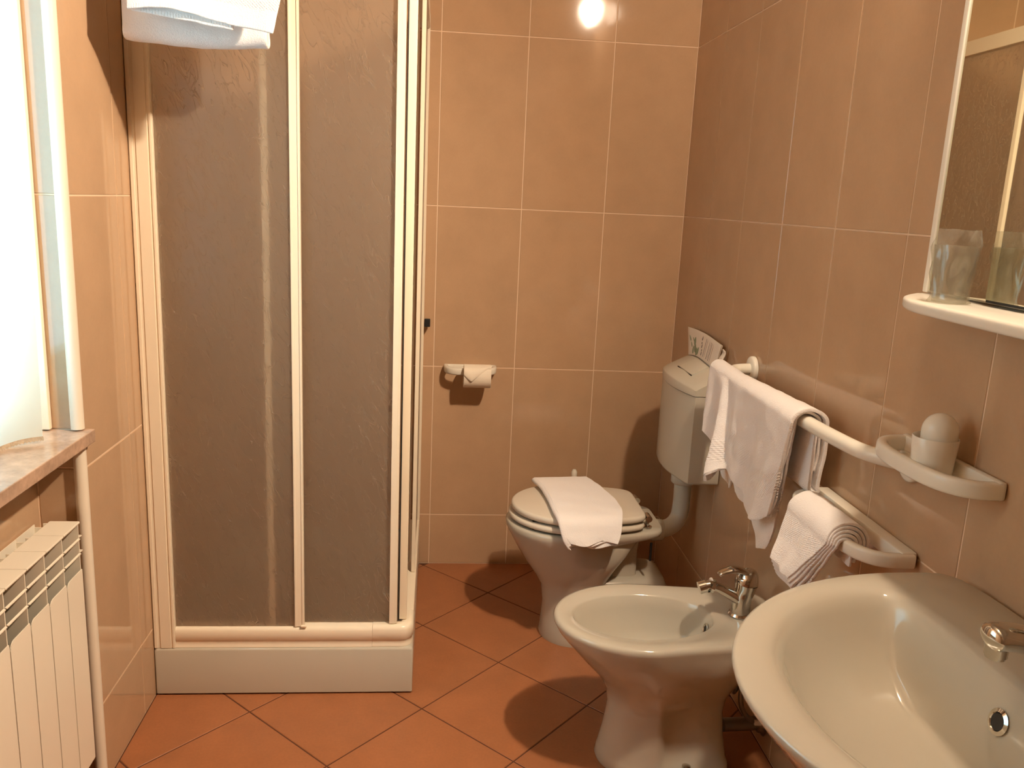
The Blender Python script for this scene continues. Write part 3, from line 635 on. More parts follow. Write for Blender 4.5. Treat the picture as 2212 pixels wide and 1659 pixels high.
# ------------------------------------------------------------------ cistern
CYN, CYF, CX = -0.632, -0.262, XR-0.003
cs = thing('cistern', 'pale plastic flush cistern with domed lid mounted in the right corner', 'cistern', (XR, -0.445, 0.553))
def crow(z, inset=0.0, n=24, xf=0.598, bow=0.034):
    """plan outline of the tank at height z"""
    out = [Vector((CX, CYN+inset, z))]
    for k in range(n+1):
        t = k/n; y = CYN+inset+(CYF-CYN-2*inset)*t
        out.append(Vector((xf+inset-bow*math.sin(PI*t)**0.8, y, z)))
    out.append(Vector((CX, CYF-inset, z))); return out
rs = [crow(0.553, 0.006), crow(0.556, 0.002), crow(0.562)]+[crow(z) for z in (0.60, 0.70, 0.80, 0.8340)]
loft('tank', rs, CISTM, cs, sharp=50)
n = 24; vs = []; fs = []
def lidz(t, w):      # t along y 0..1, w depth 0 front .. 1 wall
    return 0.8375+0.020+0.050*w**0.9+0.024*math.sin(PI*t)*(0.35+0.65*w)
cols = 14
for i in range(n+1):
    t = i/n; y = CYN-0.0015+(CYF-CYN+0.003)*t; xf = 0.5965-0.034*math.sin(PI*t)**0.8
    row = [(CX, y, 0.8362), (xf, y, 0.8362), (xf, y, lidz(t, 0)-0.004)]
    for k in range(cols+1):
        w = k/cols; row.append((xf+0.0025+(CX-xf-0.0025)*w, y, lidz(t, w)-(0.0035 if i in (0, n) else 0)))
    vs += row
m_ = cols+4
for i in range(n):
    for k in range(m_): fs.append((i*m_+k, i*m_+(k+1) % m_, (i+1)*m_+(k+1) % m_, (i+1)*m_+k))
fs += [tuple(range(m_)), tuple(n*m_+k for k in range(m_))]
mesh('cistern_lid', vs, fs, CISTM, cs, sharp=38)
# flush button: a raised rectangular plate following the lid
def lid_pt(t, w, dz): y = CYN+(CYF-CYN)*t; xf = 0.5965-0.034*math.sin(PI*t)**0.8; return Vector((xf+(CX-xf)*w, y, lidz(t, w)+dz))
vs = []; fs = []; bn_ = 8
for dz in (-0.002, 0.0022):
    for i in range(bn_+1):
        for k in range(bn_+1): vs.append(lid_pt(0.24+0.34*i/bn_, 0.30+0.42*k/bn_, dz))
q = (bn_+1)**2
for i in range(bn_):
    for k in range(bn_):
        a = i*(bn_+1)+k; fs += [(a, a+1, a+bn_+2, a+bn_+1), (q+a, q+a+1, q+a+bn_+2, q+a+bn_+1)]
rim = [i for i in range(bn_+1)]+[(i+1)*(bn_+1)-1 for i in range(1, bn_+1)]+[bn_*(bn_+1)+k for k in range(bn_-1, -1, -1)]+[i*(bn_+1) for i in range(bn_-1, 0, -1)]
for i in range(len(rim)): a, b = rim[i], rim[(i+1) % len(rim)]; fs.append((a, b, q+b, q+a))
mesh('flush_button', vs, fs, CISTM, cs, sharp=40)
vs = [lid_pt(t, w, dz) for dz in (0.0005, 0.0026) for t, w in ((0.235, 0.275), (0.60, 0.275), (0.60, 0.292), (0.235, 0.292))]
o = mesh('button_gap', vs, [(0, 1, 2, 3), (4, 5, 6, 7), (0, 1, 5, 4), (1, 2, 6, 5), (2, 3, 7, 6), (3, 0, 4, 7)], DARK, cs); o['label'] = 'dark slot along the front of the button'

# leaflet standing on the cistern lid
lf = thing('leaflet', 'white paper bag printed with green leaves standing on the cistern', 'paper bag', (0.672, -0.42, 0.918))
def leaf_pt(u, v, d=0.0):
    """u 0 far .. 1 near, v 0 bottom .. 1 top"""
    yb = -0.290-0.285*u; yt = -0.225-0.365*u; zb = lidz((yb-CYN)/(CYF-CYN), 0.80)+0.0015; zt = 0.992-0.003*u+0.006*math.sin(u*3)
    y = yb+(yt-yb)*v; return Vector((0.671+0.010*v-0.010*math.sin(PI*u)*(1-v)-d + 0.004*math.sin(u*5), y, zb+(zt-zb)*v))
def patch(name, pts, mat, parent, d=0.0012):
    vs = [leaf_pt(u, v, d) for u, v in pts]+[leaf_pt(u, v, d-0.0006) for u, v in pts]; n = len(pts)
    return mesh(name, vs, [tuple(range(n)), tuple(n+i for i in range(n))]+[(i, (i+1) % n, n+(i+1) % n, n+i) for i in range(n)], mat, parent)
sheet('paper', lambda u, v: leaf_pt(u, v), 16, 8, 0.0015, lf, LEAFP)
sheet('paper_back', lambda u, v: leaf_pt(u*0.98, v*0.97)+Vector((0.006, -0.004, 0.0)), 12, 6, 0.0012, lf, LEAFP)
def leafshape(u, v, a, b, rot):
    out = []
    for k in range(10):
        th = 2*PI*k/10; x, y = a*math.cos(th), b*math.sin(th)*(1-0.35*math.cos(th)); out.append((u+x*math.cos(rot)-y*math.sin(rot), v+(x*math.sin(rot)+y*math.cos(rot))*3.0))
    return out
for (u, v, a, b, r) in ((.20, .22, .045, .022, 1.3), (.27, .30, .050, .024, 1.9), (.24, .55, .045, .022, 1.5), (.33, .18, .045, .022, 1.6), (.38, .22, .045, .024, 1.2), (.13, .40, .03, .010, 2.1), (.08, .62, .035, .010, 2.2), (.19, .60, .030, .008, 2.4)):
    patch('leaf_print', leafshape(u, v, a*1.25, b*1.35, r), INKG, lf)
for (u, v, a) in ((.47, .78, .030), (.50, .48, .028), (.53, .20, .030), (.48, .60, .014), (.52, .33, .014)): patch('dark_print', leafshape(u, v, a, .010, 1.5), INKB, lf)
for k, u in enumerate((.60, .645, .72, .76, .79, .83)): patch('line_print', [(u, .12+.1*(k % 2)), (u+.007, .12), (u+.004, .86-.08*(k % 3)), (u-.003, .84)], INKR if k % 2 else INKB, lf)
wl = sheet('paper_bag', lambda u, v: Vector((0.674+0.006*v+0.004*math.sin(v*9), -0.593-0.022*u, lidz(0.09, 0.85)+0.002+0.070*v-0.004*u)), 4, 10, 0.004, None, LEAFP)
tag(wl, 'small folded white paper strip beside the printed bag on the cistern', 'paper')

# ------------------------------------------------------------------ toilet roll holder
tp = thing('toilet_roll_holder', 'white D-shaped toilet roll holder on the back wall', 'toilet roll holder', (-0.06, 0, 0.78))
def dloop(a0, a1, out, z, wall, axis, w=0.010, h=0.014, n=26, e=0.62, far=None):
    """a D-shaped bar leaving a wall: squarish half ring; axis 'y' -> wall at y=wall, 'x' -> wall at x=wall (sticks to -)"""
    pts = []
    for k in range(n+1):
        th = PI*k/n; c, s = math.cos(th), math.sin(th)
        a = (a0+a1)/2+(a1-a0)/2*(1 if c >= 0 else -1)*abs(c)**e; d = out*abs(s)**e
        pts.append((a, wall-d, z) if axis == 'y' else (wall-d, a, z))
    return pts
SEC = [(math.cos(2*PI*k/16), math.sin(2*PI*k/16)) for k in range(16)]
def sqsec(w, h, e=0.55):
    return [((1 if c >= 0 else -1)*abs(c)**e*w, (1 if s >= 0 else -1)*abs(s)**e*h) for c, s in SEC]
tube('bracket_ring', dloop(-0.152, 0.026, 0.082, 0.781, -0.002, 'y'), 1, WHITEM, tp, sec=sqsec(0.0085, 0.0125), up=(0, 0, 1))
box('wall_plate', (-0.158, -0.014, 0.768), (0.032, -0.0008, 0.794), WHITEM, tp, bev=0.005)
rl = thing('toilet_roll', 'partly used toilet roll hanging on the holder, loose end folded over', 'toilet roll', (-0.040, -0.088, 0.728))
RC, RR = Vector((-0.040, -0.082, 0.7665)), 0.0425
def ring_roll(x0, x1, r0, r1):
    n = 40; vs = []
    for (x, r) in ((x0, r0), (x0, r1-0.001), (x0+0.001, r1), (x1-0.001, r1), (x1, r1-0.001), (x1, r0)):
        for k in range(n): th = 2*PI*k/n; vs.append((x, RC.y+r*math.cos(th), RC.z+r*math.sin(th)))
    fs = [(i*n+k, i*n+(k+1) % n, ((i+1) % 6)*n+(k+1) % n, ((i+1) % 6)*n+k) for i in range(6) for k in range(n)]; return vs, fs
v, f = ring_roll(-0.0890, 0.0090, 0.0205, RR); mesh('paper_roll', v, f, PAPER, rl, sharp=40)
v, f = ring_roll(-0.0895, 0.0095, 0.0190, 0.0204); mesh('core', v, f, CARD, rl, sharp=40)
def flap(u, v):
    th = math.radians(108)-math.radians(95)*v; r = RR+0.0022+0.004*math.sin(v*PI)+0.003*math.sin(u*6)*v
    tip = 1-1.1*v*abs(u-0.35)
    ang = math.radians(120)+math.radians(75)*v*max(0.15, 1-1.4*abs(u-0.28))
    return Vector((-0.089+0.096*u, RC.y-0*r+r*math.cos(ang), RC.z+r*math.sin(ang)))
sheet('loose_flap', flap, 24, 14, 0.0009, rl, PAPER)

# ------------------------------------------------------------------ bidet
BYC = -1.165
bd = thing('bidet', 'champagne ceramic bidet standing between toilet and washbasin', 'bidet', (0.42, BYC, 0))
def br1(x0, x1, xm, hw, z, **k): return dring(x0, x1, xm, BYC, hw, z, **k)
XB = XR-0.004
def rec(ring, f):
    for v in ring:
        t = min(1, max(0, (v.x-0.385)/0.018)); v.y = BYC+(v.y-BYC)*(1-f*t*t*(3-2*t))
    return ring
rings = [br1(.246, .575, .40, .112, 0.0, er=.4), br1(.243, .577, .40, .115, .010, er=.4), br1(.248, .574, .40, .110, .030, er=.4), rec(br1(.250, .572, .40, .108, .036, er=.4), .16), rec(br1(.262, .562, .40, .100, .10, er=.4), .16), rec(br1(.268, .556, .40, .097, .16, er=.42), .15), rec(br1(.258, .562, .39, .108, .205, er=.5), .07),
         br1(.228, .58, .38, .132, .25, er=.55), br1(.186, .60, .36, .153, .295, er=.5), br1(.150, .625, .35, .166, .335, er=.45), br1(.128, .66, .34, .174, .362, hwr=.150, er=.38), br1(.118, XB, .34, .178, .380, hwr=.140, er=.3), br1(.116, XB, .34, .179, .388, hwr=.140, er=.3), br1(.121, XB-.004, .34, .174, .3955, hwr=.136, er=.3),
         br1(.128, XB-.012, .34, .167, .397, hwr=.130, er=.3),
         br1(.160, .524, .335, .121, .395, er=1), br1(.166, .518, .335, .115, .389, er=1), br1(.178, .510, .335, .107, .360, er=.95), br1(.205, .498, .34, .092, .31, er=.9), br1(.250, .470, .35, .066, .272, er=.9), br1(.33, .40, .365, .018, .262, er=1)]
loft('basin', rings, CERAMIC, bd, sharp=70)
lathe('floor_screw', [(0.011, 0.0), (0.011, 0.004), (0.005, 0.007)], CHROME, bd, n=14, loc=(0.455, BYC-0.1005, 0.0345))
ov = lathe('overflow_ring', [(0.0085, 0.0), (0.0135, 0.0), (0.0145, 0.0025), (0.0105, 0.0035), (0.0085, 0.001)], CHROME, bd, n=24, axis='X'); ov.rotation_euler = (0, PI+0.25, 0); ov.location = (0.5072, BYC+0.002, 0.355)
ov = lathe('overflow_hole', [(0.0088, 0.0), (0.0088, 0.0015)], DARK, bd, n=20, axis='X'); ov.rotation_euler = (0, PI+0.25, 0); ov.location = (0.5064, BYC+0.002, 0.355)
lathe('drain', [(0.022, 0.0), (0.026, 0.001), (0.024, 0.004), (0.010, 0.003)], CHROME, bd, loc=(0.365, BYC, 0.2605))
def mixer(name, label, base, parent_z, k=1.0, ball=True, sl=1.0):
    bx_, by_, bz_ = base; t = thing(name, label, 'tap', base)
    P = lambda x, z, y=0: Vector((bx_+x*k*(sl if x < -0.02 and z < 0.08 else 1), by_+y*k, bz_+z*k))
    lathe('base_ring', [(0.026*k, 0.0005), (0.027*k, 0.003), (0.024*k, 0.008)], CHROME, t, loc=base)
    tube('tap_body', cat([P(0, 0.004), P(0.001, 0.035), P(0.006, 0.062), P(0.008, 0.078)], 6), lambda q: (0.0225+0.004*q-0.002*math.sin(q*PI))*k, CHROME, t, n=28)
    if ball: tube('spout', cat([P(0.002, 0.034), P(-0.028, 0.050), P(-0.062, 0.066), P(-0.084, 0.072)], 8), lambda q: (0.0185-0.0065*q)*k, CHROME, t, n=20, sec=(1.0, 0.8))
    else: tube('spout', cat([P(0.002, 0.034), P(-0.030, 0.050), P(-0.060, 0.060), P(-0.084, 0.063), P(-0.100, 0.0615)], 10), lambda q: (0.0190-0.0020*q)*k*(1 if q < 0.86 else max(0.05, 1-((q-0.86)/0.14)**2)**0.5), CHROME, t, n=24, sec=(1.05, 0.78))
    if ball:
        v, f = join_geo(cyl_geo(P(-0.080, 0.071), P(-0.088, 0.073), 0.0175*k, 20), cyl_geo(P(-0.088, 0.073), P(-0.098, 0.071), 0.012*k, 20), cyl_geo(P(-0.098, 0.071), P(-0.116, 0.066), 0.0145*k, 20))
        mesh('aerator', v, f, CHROME, t, sharp=40)
    else:
        v, f = join_geo(cyl_geo(P(-0.086, 0.058), P(-0.086, 0.043), 0.0112*k, 24), cyl_geo(P(-0.086, 0.043), P(-0.086, 0.040), 0.0095*k, 24))
        mesh('aerator', v, f, CHROME, t, sharp=40)
    # cap and its lever that rises and swings forward
    tube('cap', cat([P(0.008, 0.079), P(0.009, 0.095), P(0.006, 0.106)], 5), lambda q: (0.0268-0.009*q*q)*k, CHROME, t, n=28)
    tube('lever', cat([P(0.012, 0.096), P(-0.005, 0.108), P(-0.030, 0.111), P(-0.052, 0.104), P(-0.058, 0.098)], 8), lambda q: (0.0155-0.007*q)*k, CHROME, t, n=18, sec=(1.15, 0.55))
    o = lathe('marker', [(0.004*k, 0), (0.004*k, 0.0016*k), (0.002*k, 0.002*k)], BLACK, t, n=12, axis='Y'); o.location = P(0.004, 0.086, -0.0245)
    return t
mixer('bidet_tap', 'chrome single-lever tap with swivel spout on the bidet', (0.590, BYC, 0.3965), 0, 1.10, sl=0.88)

# pipes between bidet and wall
pp = thing('bidet_drain_pipe', 'grey bidet drain pipe entering the wall low behind the bidet', 'pipe', (0.65, -1.13, 0.07))
tube('pipe', [(0.583, -1.148, 0.071), (0.684, -1.135, 0.066)], 0.0175, STEEL, pp, n=20)
lathe('wall_collar', [(0.020, -0.018), (0.024, -0.014), (0.026, -0.006), (0.034, -0.001)], STEEL, pp, loc=(XR-0.0005, -1.134, 0.066), axis='X')
hs = thing('water_hose', 'thin grey flexible hose with angle valve curving behind the bidet', 'hose', (0.65, -1.17, 0.15))
tube('flexible_hose', cat([(0.615, -1.20, 0.275), (0.600, -1.205, 0.215), (0.606, -1.205, 0.160), (0.630, -1.20, 0.125), (0.660, -1.19, 0.108), (0.686, -1.18, 0.108)], 10), 0.0062, STEEL, hs, n=10)
tube('flexible_hose', cat([(0.618, -1.17, 0.270), (0.602, -1.16, 0.210), (0.612, -1.13, 0.155), (0.642, -1.10, 0.165), (0.672, -1.085, 0.200)], 10), 0.0055, STEEL, hs, n=10)
v, f = join_geo(cyl_geo((0.640, -1.082, 0.212), (XR-0.001, -1.082, 0.212), 0.0075, 14), cyl_geo((0.652, -1.082, 0.175), (0.652, -1.082, 0.258), 0.003, 8))
mesh('angle_valve', v, f, STEEL, hs, sharp=40)
box('white_label', (0.646, -1.2052, 0.107), (0.664, -1.1990, 0.120), LEAFP, hs)


# ------------------------------------------------------------------ washbasin
SYC, SZ = -2.165, 0.817
ws = thing('washbasin', 'large champagne ceramic washbasin on the right wall, lower right', 'washbasin', (0.45, SYC, 0.62))
def oring(s, z, dx=0.0, n=96, x1=XR-0.003):
    """outer outline: half ellipse in front, straight to the wall"""
    out = []; a, b, xc = 0.405*s, 0.352*s, 0.600
    for k in range(n):
        th = 2*PI*k/n; c, sn = math.cos(th), math.sin(th); sg = 1 if sn >= 0 else -1
        if c < 0: out.append(Vector((xc-a*abs(c)+dx, SYC+b*sn, z)))
        else: out.append(Vector((min(x1, xc+(x1-xc)*abs(c)**0.35+dx), SYC+b*sg*abs(sn)**0.35, z)))
    return out
def iring(af, ar, b, z, xc=0.500, n=96, er=0.62, yo=0.0):
    out = []
    for k in range(n):
        th = 2*PI*k/n; c, sn = math.cos(th), math.sin(th); sg = 1 if sn >= 0 else -1
        if c < 0: out.append(Vector((xc-af*abs(c)**0.95, SYC+yo+b*sg*abs(sn)**0.95, z)))
        else: out.append(Vector((xc+ar*abs(c)**er, SYC+yo+b*sg*abs(sn)**er, z)))
    return out
rings = [oring(.34, .622), oring(.45, .628), oring(.58, .648), oring(.70, .682), oring(.82, .725), oring(.90, .757), oring(.955, .785), oring(.985, .800), oring(.998, .808), oring(1.0, .812), oring(.996, .8162, x1=XR-.005), oring(.985, .8180, x1=XR-.008),
         iring(.262, .075, .298, .8175), iring(.248, .066, .286, .8150), iring(.236, .058, .276, .808), iring(.226, .050, .266, .792), iring(.212, .042, .250, .760), iring(.186, .034, .222, .720), iring(.140, .030, .175, .688), iring(.080, .028, .10, .675), iring(.022, .02, .022, .670)]
loft('basin', rings, CERAMIC, ws, sharp=75)
def disc_at(name, prof, mat, loc, rot): o = lathe(name, prof, mat, ws, n=28, axis='X'); o.rotation_euler = rot; o.location = loc; return o
disc_at('overflow_ring', [(0.0105, 0.0), (0.0165, 0.0), (0.0175, 0.002), (0.0125, 0.0038), (0.0105, 0.001)], CHROME, (0.5425, -2.148, 0.7645), (0, PI+0.27, 0))
disc_at('overflow_hole', [(0.011, 0.0), (0.011, 0.0018)], DARK, (0.5416, -2.148, 0.7647), (0, PI+0.27, 0))
lathe('drain', [(0.028, 0.0), (0.032, 0.001), (0.030, 0.004), (0.012, 0.003)], CHROME, ws, loc=(0.500, SYC, 0.6705))
mixer('basin_tap', 'chrome single-lever tap at the right edge over the washbasin', (0.612, SYC, 0.8183), 0, 1.22, ball=False)

# ------------------------------------------------------------------ curved towel bar with hand towel
tb = thing('towel_bar', 'white curved towel bar with round flanges on the right wall', 'towel bar', (XR, -1.22, 0.955))
BZ, BX = 0.953, 0.612
path = cat([(XR-0.004, -0.815, 0.962), (0.665, -0.815, 0.961), (0.640, -0.822, 0.959), (0.620, -0.850, 0.957), (BX, -0.90, 0.956), (BX, -1.05, 0.955), (BX, -1.22, BZ), (BX+0.001, -1.36, BZ-.001), (BX+0.008, -1.47, BZ-0.002), (0.632, -1.555, BZ-0.003), (0.655, -1.605, BZ-0.003), (0.675, -1.625, BZ-0.003), (XR-0.004, -1.632, BZ-0.003)], 8)
tube('bar', path, 0.0155, WHITEM, tb, n=24)
for yy, zz in ((-0.815, 0.962), (-1.632, 0.950)):
    lathe('wall_flange', [(0.036, 0.0), (0.036, -0.006), (0.035, -0.010), (0.031, -0.012), (0.018, -0.0125)], WHITEM, tb, n=36, loc=(XR-0.0008, yy, zz), axis='X', sharp=60)
def over_bar(ya, yb, xb, zb, r, front_len, back_len, splay, ripple, ph, yshift=lambda s: 0, backx=0.0):
    """cloth over a bar along y; u from far to near, v from front hem up and over to the back"""
    def fn(u, v):
        y = ya+(yb-ya)*u; Lf, Lb = front_len(u), back_len(u); arc = PI*r; T = Lf+arc+Lb; s = v*T
        if s < Lf:
            t = 1-s/Lf; rip = ripple*math.sin(u*ph+1.3)*t**0.8
            return Vector((xb-r-splay*t-rip, y+yshift(t)*(u-0.4), zb-Lf*t))
        if s < Lf+arc: a = (s-Lf)/r; return Vector((xb-r*math.cos(a), y, zb+r*math.sin(a)))
        t = (s-Lf-arc)/Lb; return Vector((xb+r+backx*t, y, zb-Lb*t))
    return fn
def interp(pts):
    def f(u):
        for (a, b), (c, d) in zip(pts, pts[1:]):
            if u <= c: return b+(d-b)*(u-a)/(c-a)
        return pts[-1][1]
    return f
L1 = interp([(0, .170), (.18, .200), (.34, .262), (.385, .262), (.42, .215), (.55, .232), (.80, .268), (.92, .262), (1, .235)])
def bar_cloth(ya, yb, r0, r1, Lf_, Lb_, splay, ripple, ph, pleat, uturn):
    """hem in front (v=0), up, over the bar, down behind and folded back up inside"""
    def fn(u, v):
        y = ya+(yb-ya)*u; r = r0+(r1-r0)*max(0, u-.3)/.7; Lf, Lb = Lf_(u), Lb_(u); arc = PI*r; U = 0.011 if uturn else 0; back2 = Lb-0.01 if uturn else 0
        T = Lf+arc+Lb+PI*U+back2; s = v*T; zc = BZ-0.001
        if s < Lf:
            t = 1-s/Lf; rip = ripple*(math.sin(u*ph+1.3)+0.5*math.sin(u*ph*2.3+t*2))*t**0.7
            c = 0.40-0.16*(1-t)      # slanting crease
            pl = pleat*(max(0, (u-c+0.22)/0.22)**1.5 if u < c else max(0, 1-(u-c)/0.025))*t**0.6
            return Vector((BX-r-splay*t-rip-pl, y+0.11*t*(u-0.45)+(0.02*pl/max(pleat, 1e-6) if pleat else 0), zc-Lf*t))
        if s < Lf+arc: a = (s-Lf)/r; return Vector((BX-r*math.cos(a), y, zc+r*math.sin(a)*(0.78 if u > .3 else 0.78+0.22*(1-u/.3))))
        s -= Lf+arc
        if s < Lb: return Vector((BX+r+0.004*math.sin(s*30), y, zc-s))
        s -= Lb
        if U and s < PI*U: a = s/U; return Vector((BX+r-U+U*math.cos(a), y, zc-Lb-U*math.sin(a)))
        s -= PI*U; return Vector((BX+r-2*U-0.001, y, zc-Lb+s))
    return fn
sA = sheet('s', bar_cloth(-0.772, -1.372, 0.0235, 0.040, L1, lambda u: .125+.022*u, 0.010, .0085, 15, 0.048, True), 130, 130, 0.0078, uvf=lambda u, v: (u*0.6, v*0.60), jitter=0.0016)
L2 = interp([(0, .215), (.18, .272), (.30, .285), (.38, .245), (.44, .272), (.70, .290), (.86, .350), (.95, .335), (1, .285)])
sB = sheet('s', bar_cloth(-0.800, -1.345, 0.0165, 0.0185, L2, lambda u: .085, -.002, .005, 15, 0.0, False), 100, 80, 0.006, uvf=lambda u, v: (u*0.5, v*0.45), jitter=0.002)
sC = sheet('s', bar_cloth(-1.120, -1.362, 0.0250, 0.0290, lambda u: .235+.01*u, lambda u: .110, .004, .003, 9, 0.0, False), 50, 80, 0.006, uvf=lambda u, v: (u*0.3, v*0.45), jitter=0.003)
tw = bake_join('hand_towel', [sA, sB, sC]); tag(tw, 'rumpled white hand towel hanging over the curved wall bar', 'towel')

# ------------------------------------------------------------------ cup holder and cup
ch = thing('cup_holder', 'white D-shaped plastic holder on the wall right of the towel bar', 'cup holder', (XR, -1.745, 0.985))
tube('bracket_ring', dloop(-1.612, -1.880, 0.083, 0.984, XR-0.008, 'x', e=0.70), 1, WHITEM, ch, sec=sqsec(0.0095, 0.0145), up=(0, 0, 1))
box('wall_plate', (XR-0.016, -1.888, 0.969), (XR-0.001, -1.604, 1.000), WHITEM, ch, bev=0.005)
cp = thing('domed_cup', 'pale plastic cup with a domed top in the wall holder', 'cup', (0.655, -1.79, 0.965))
CPX, CPY = 0.6440, -1.768
lathe('cup', [(0.0305, 0.964), (0.0315, 0.967), (0.0365, 1.038), (0.0358, 1.0395), (0.0345, 1.038), (0.0338, 1.015)], WHITEM, cp, n=40, loc=(CPX, CPY, 0), sharp=50)
prof = [(0.0285, 1.014), (0.0288, 1.050)]+[(0.0288*math.cos(a), 1.050+0.0305*math.sin(a)) for a in [k/10*PI/2 for k in range(1, 10)]]+[(0.001, 1.0806)]
lathe('dome', prof, WHITEM, cp, n=40, loc=(CPX+0.003, CPY-0.004, 0), sharp=60)

# ------------------------------------------------------------------ lower towel ring with face towel
rg = thing('towel_ring', 'white plastic towel ring below the curved bar, above the washbasin', 'towel ring', (XR, -1.51, 0.780))
tube('bracket_ring', dloop(-1.335, -1.688, 0.098, 0.780, XR-0.009, 'x', e=0.55), 1, WHITEM, rg, sec=sqsec(0.0105, 0.0135), up=(0, 0, 1))
box('wall_plate', (XR-0.032, -1.690, 0.765), (XR-0.001, -1.326, 0.796), WHITEM, rg, bev=0.005)
RBX = XR-0.009-0.098
sh = []
for k in range(5):
    r = 0.0150+0.0066*k
    fn = over_bar(-1.420-0.003*k, -1.625+0.003*k, RBX+0.0025*k, 0.779, r, (lambda kk: lambda u: .128-.009*kk+.008*u)(k), (lambda kk: lambda u: .040-.006*kk)(k), 0.036+0.001*k, 0.003, 5+k, lambda t: 0.10*t, backx=0.0)
    sh.append(sheet('s', fn, 44, 50, 0.0064, uvf=lambda u, v: (u*0.2, v*0.27), jitter=0.002))
tw = bake_join('face_towel', sh); tag(tw, 'small folded white face towel over the lower towel ring', 'towel')

# ------------------------------------------------------------------ towel across the toilet lid
def bez(pts):
    P = cat([(p[0], p[1], p[2]) for p in pts], 12)
    def f(t):
        x = t*(len(P)-1); i = min(int(x), len(P)-2); return P[i].lerp(P[i+1], x-i)
    return f
sh = []
ZL = 0.4615
for k in range(3):
    dz = 0.0045+0.0068*k; e = 0.004*k
    lft = bez([(0.150, -0.372, ZL+dz), (0.168, -0.44, ZL+dz+0.002), (0.180, -0.56, ZL+dz+0.001), (0.184, -0.655, ZL+dz-0.001), (0.192, -0.712-e*0.8, ZL+dz-0.012), (0.205, -0.729-dz*0.75, 0.425), (0.222, -0.736-dz*0.8, 0.388+e*1.5)])
    rgt = bez([(0.335, -0.352, ZL+dz), (0.360, -0.44, ZL+dz+0.002), (0.386, -0.56, ZL+dz+0.001), (0.392, -0.640, ZL+dz-0.001), (0.386, -0.692-e*0.8, ZL+dz-0.012), (0.376, -0.714-dz*0.75, 0.430), (0.366, -0.728-dz*0.8, 0.402-(0.012 if k == 0 else 0)+e*.6)])
    def fn(u, v, l=lft, r=rgt, k=k):
        v = 1-v; a, b = l(v), r(v); p = a.lerp(b, u); p.z += 0.003*math.sin(u*3.0+v*4)*(1-v)*0.5
        if v > 0.8: p.y += 0.006*math.sin(u*7+k*1.3)*(v-0.8)/0.2; p.z += 0.004*math.sin(u*9+k)*(v-0.8)/0.2
        return p
    sh.append(sheet('s', fn, 40, 80, 0.0060, uvf=lambda u, v: (u*0.2, v*0.42+0.12), jitter=0.0018))
def ff(u, v):      # rounded fold at the far end joining bottom and top layer
    a = v*PI; return Vector((0.150+0.185*u, -0.372+0.020*u-0.0075*math.sin(a)*-1, ZL+0.0045+0.0068-0.0068*math.cos(a)))
sh.append(sheet('s', ff, 30, 10, 0.0060, uvf=lambda u, v: (u, .5), jitter=0.001))
def fl(u, v):      # soft rolled side fold on the left edge
    c = lft(1-u); a = PI/2+v*PI; return Vector((c.x+0.0075*math.cos(a)+0.002, c.y, c.z-0.0068+0.0068*math.sin(a)))
sh.append(sheet('s', fl, 60, 8, 0.0050, uvf=lambda u, v: (v*.02, .5), jitter=0.001))
tw = bake_join('folded_towel', sh); tag(tw, 'folded white towel laid across the closed toilet lid', 'towel')

# ------------------------------------------------------------------ mirror, shelf, wrapped cup
mr = thing('mirror', 'framed wall mirror above the shelf at the upper right edge', 'mirror', (XR, -2.15, 1.27))
MZ0, MZ1, MY0, MY1 = 1.2665, 2.02, -1.618, -2.70
box('backing_board', (XR-0.016, MY1, MZ0), (XR-0.001, MY0, MZ1), FRAMEM, mr, bev=0.001)
box('mirror_glass', (XR-0.0225, -1.800, MZ0+0.004), (XR-0.0165, MY0-0.014, MZ1-0.014), MIRROR, mr)
box('mirror_leaf_back', (XR-0.0290, MY1+0.014, MZ0+0.003), (XR-0.0165, -1.8015, MZ1-0.014), BLACK, mr)
box('mirror_glass', (XR-0.0330, MY1+0.014, MZ0+0.0075), (XR-0.0292, -1.8060, MZ1-0.014), MIRROR, mr)
boxes('mirror_frame', [((XR-0.026, MY0-0.0135, MZ0), (XR-0.0165, MY0, MZ1)), ((XR-0.026, MY1, MZ0), (XR-0.0165, MY1+0.0135, MZ1)), ((XR-0.026, MY1+0.0135, MZ1-0.0135), (XR-0.0165, MY0-0.0135, MZ1))], WHITEM, mr, 0.002)
tubes = []
sf = []
for z, ins in ((1.2445, .004), (1.2470, .001), (1.2500, 0), (1.2590, 0), (1.2620, .001), (1.2640, .004)):
    ring = [Vector((XR-0.001, -1.600-ins, z))]
    for p in cat([(0.655, -1.620, 0), (0.614, -1.662, 0), (0.587, -1.712, 0), (0.574, -1.765, 0), (0.570, -1.83, 0)], 5): ring.append(Vector((p.x+ins, p.y-ins, z)))
    ring += [Vector((0.570+ins, -2.50, z)), Vector((0.573+ins, -2.60, z)), Vector((0.60+ins, -2.67, z)), Vector((XR-0.001, -2.70+ins, z))]
    sf.append(ring)
sh_ = loft('shelf', sf, WHITEM, None, sharp=50); tag(sh_, 'white plastic shelf with rounded front below the mirror', 'shelf')

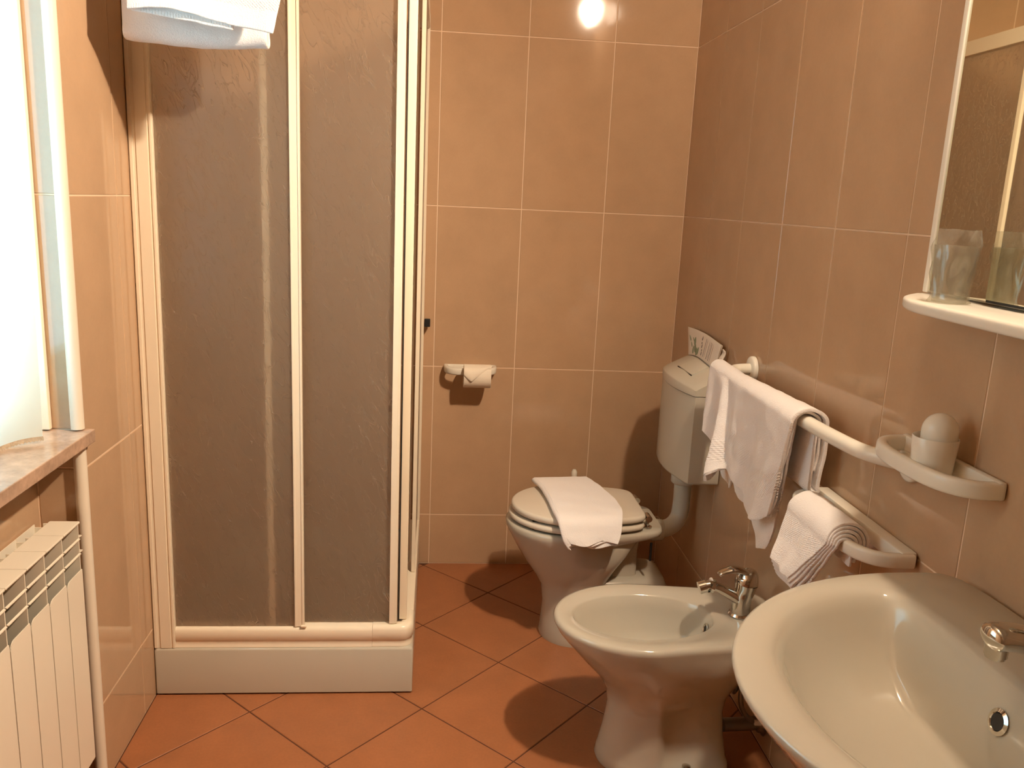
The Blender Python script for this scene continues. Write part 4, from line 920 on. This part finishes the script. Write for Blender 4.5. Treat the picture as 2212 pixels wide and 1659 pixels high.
tc = thing('drinking_cup', 'clear cup wrapped in crinkled plastic film on the shelf', 'cup', (0.648, -1.785, 1.2645))
UX, UY, UZ = 0.624, -1.775, 1.2645
lathe('cup', [(0.0250, 0.0006), (0.0255, 0.003), (0.0320, 0.088), (0.0318, 0.090), (0.0308, 0.088), (0.0245, 0.005)], FILM, tc, n=32, loc=(UX, UY, UZ))
n, m = 48, 16; vs = []; fs = []
for j in range(m+1):
    h = j/m; z = 0.0012+0.114*h
    for k in range(n):
        th = 2*PI*k/n; r = 0.0275+0.008*min(1, h*1.25)+0.0028*noise.noise(Vector((math.cos(th)*2.2, math.sin(th)*2.2, h*4)))*(1+2*h)
        if h < 0.08: r += 0.006*(0.08-h)/0.08*(0.5+0.5*math.sin(th*5))
        sq = 1+0.30*max(0, h-0.75)*4*(abs(math.sin(th-0.25))**4); sx = 1-0.55*max(0, h-0.8)*5*0.8
        vs.append(Vector((UX+r*math.cos(th)*sx, UY+r*math.sin(th)*sq, UZ+z+0.002*noise.noise(Vector((th, h*3, 2))))))
for j in range(m):
    for k in range(n): fs.append((j*n+k, j*n+(k+1) % n, (j+1)*n+(k+1) % n, (j+1)*n+k))
fs.append(tuple(range(n)))
mesh('film_wrap', vs, fs, FILM, tc, smooth=True)

# ------------------------------------------------------------------ lamp above the mirror (above the frame)
lp = thing('wall_lamp', 'chrome wall lamp above the mirror, mirrored as a bright spot in the back wall', 'lamp', (XR, -2.04, 2.43))
box('wall_plate', (XR-0.012, -2.23, 2.38), (XR-0.001, -1.86, 2.47), CHROME, lp, bev=0.004)
for (bx3, by3, bz3, r3) in ((0.636, -1.945, 2.452, 0.042), (0.640, -2.010, 2.420, 0.018)):
    tube('arm', [(XR-0.010, by3, 2.425), (bx3+r3*0.8, by3, bz3)], 0.012, CHROME, lp)
    prof = [(max(0.0008, r3*math.sin(PI*k/16)), -r3*math.cos(PI*k/16)) for k in range(17)]
    lathe('bulb', prof, BULB, lp, n=24, loc=(bx3, by3, bz3), sharp=89)

# added spot next to the small bulb, aimed to brighten the left wall
sl_ = bpy.data.lights.new('left_wall_fill', 'SPOT'); sl_.energy = SPOT_W; sl_.color = BULB_COL[:3]; sl_.spot_size = math.radians(100); sl_.spot_blend = 1.0; sl_.shadow_soft_size = 0.025
so = bpy.data.objects.new('left_wall_fill', sl_); C.objects.link(so); so.location = (0.608, -1.985, 2.402)
so.rotation_euler = (Vector((XL, -1.05, 1.10))-so.location).to_track_quat('-Z', 'Y').to_euler()
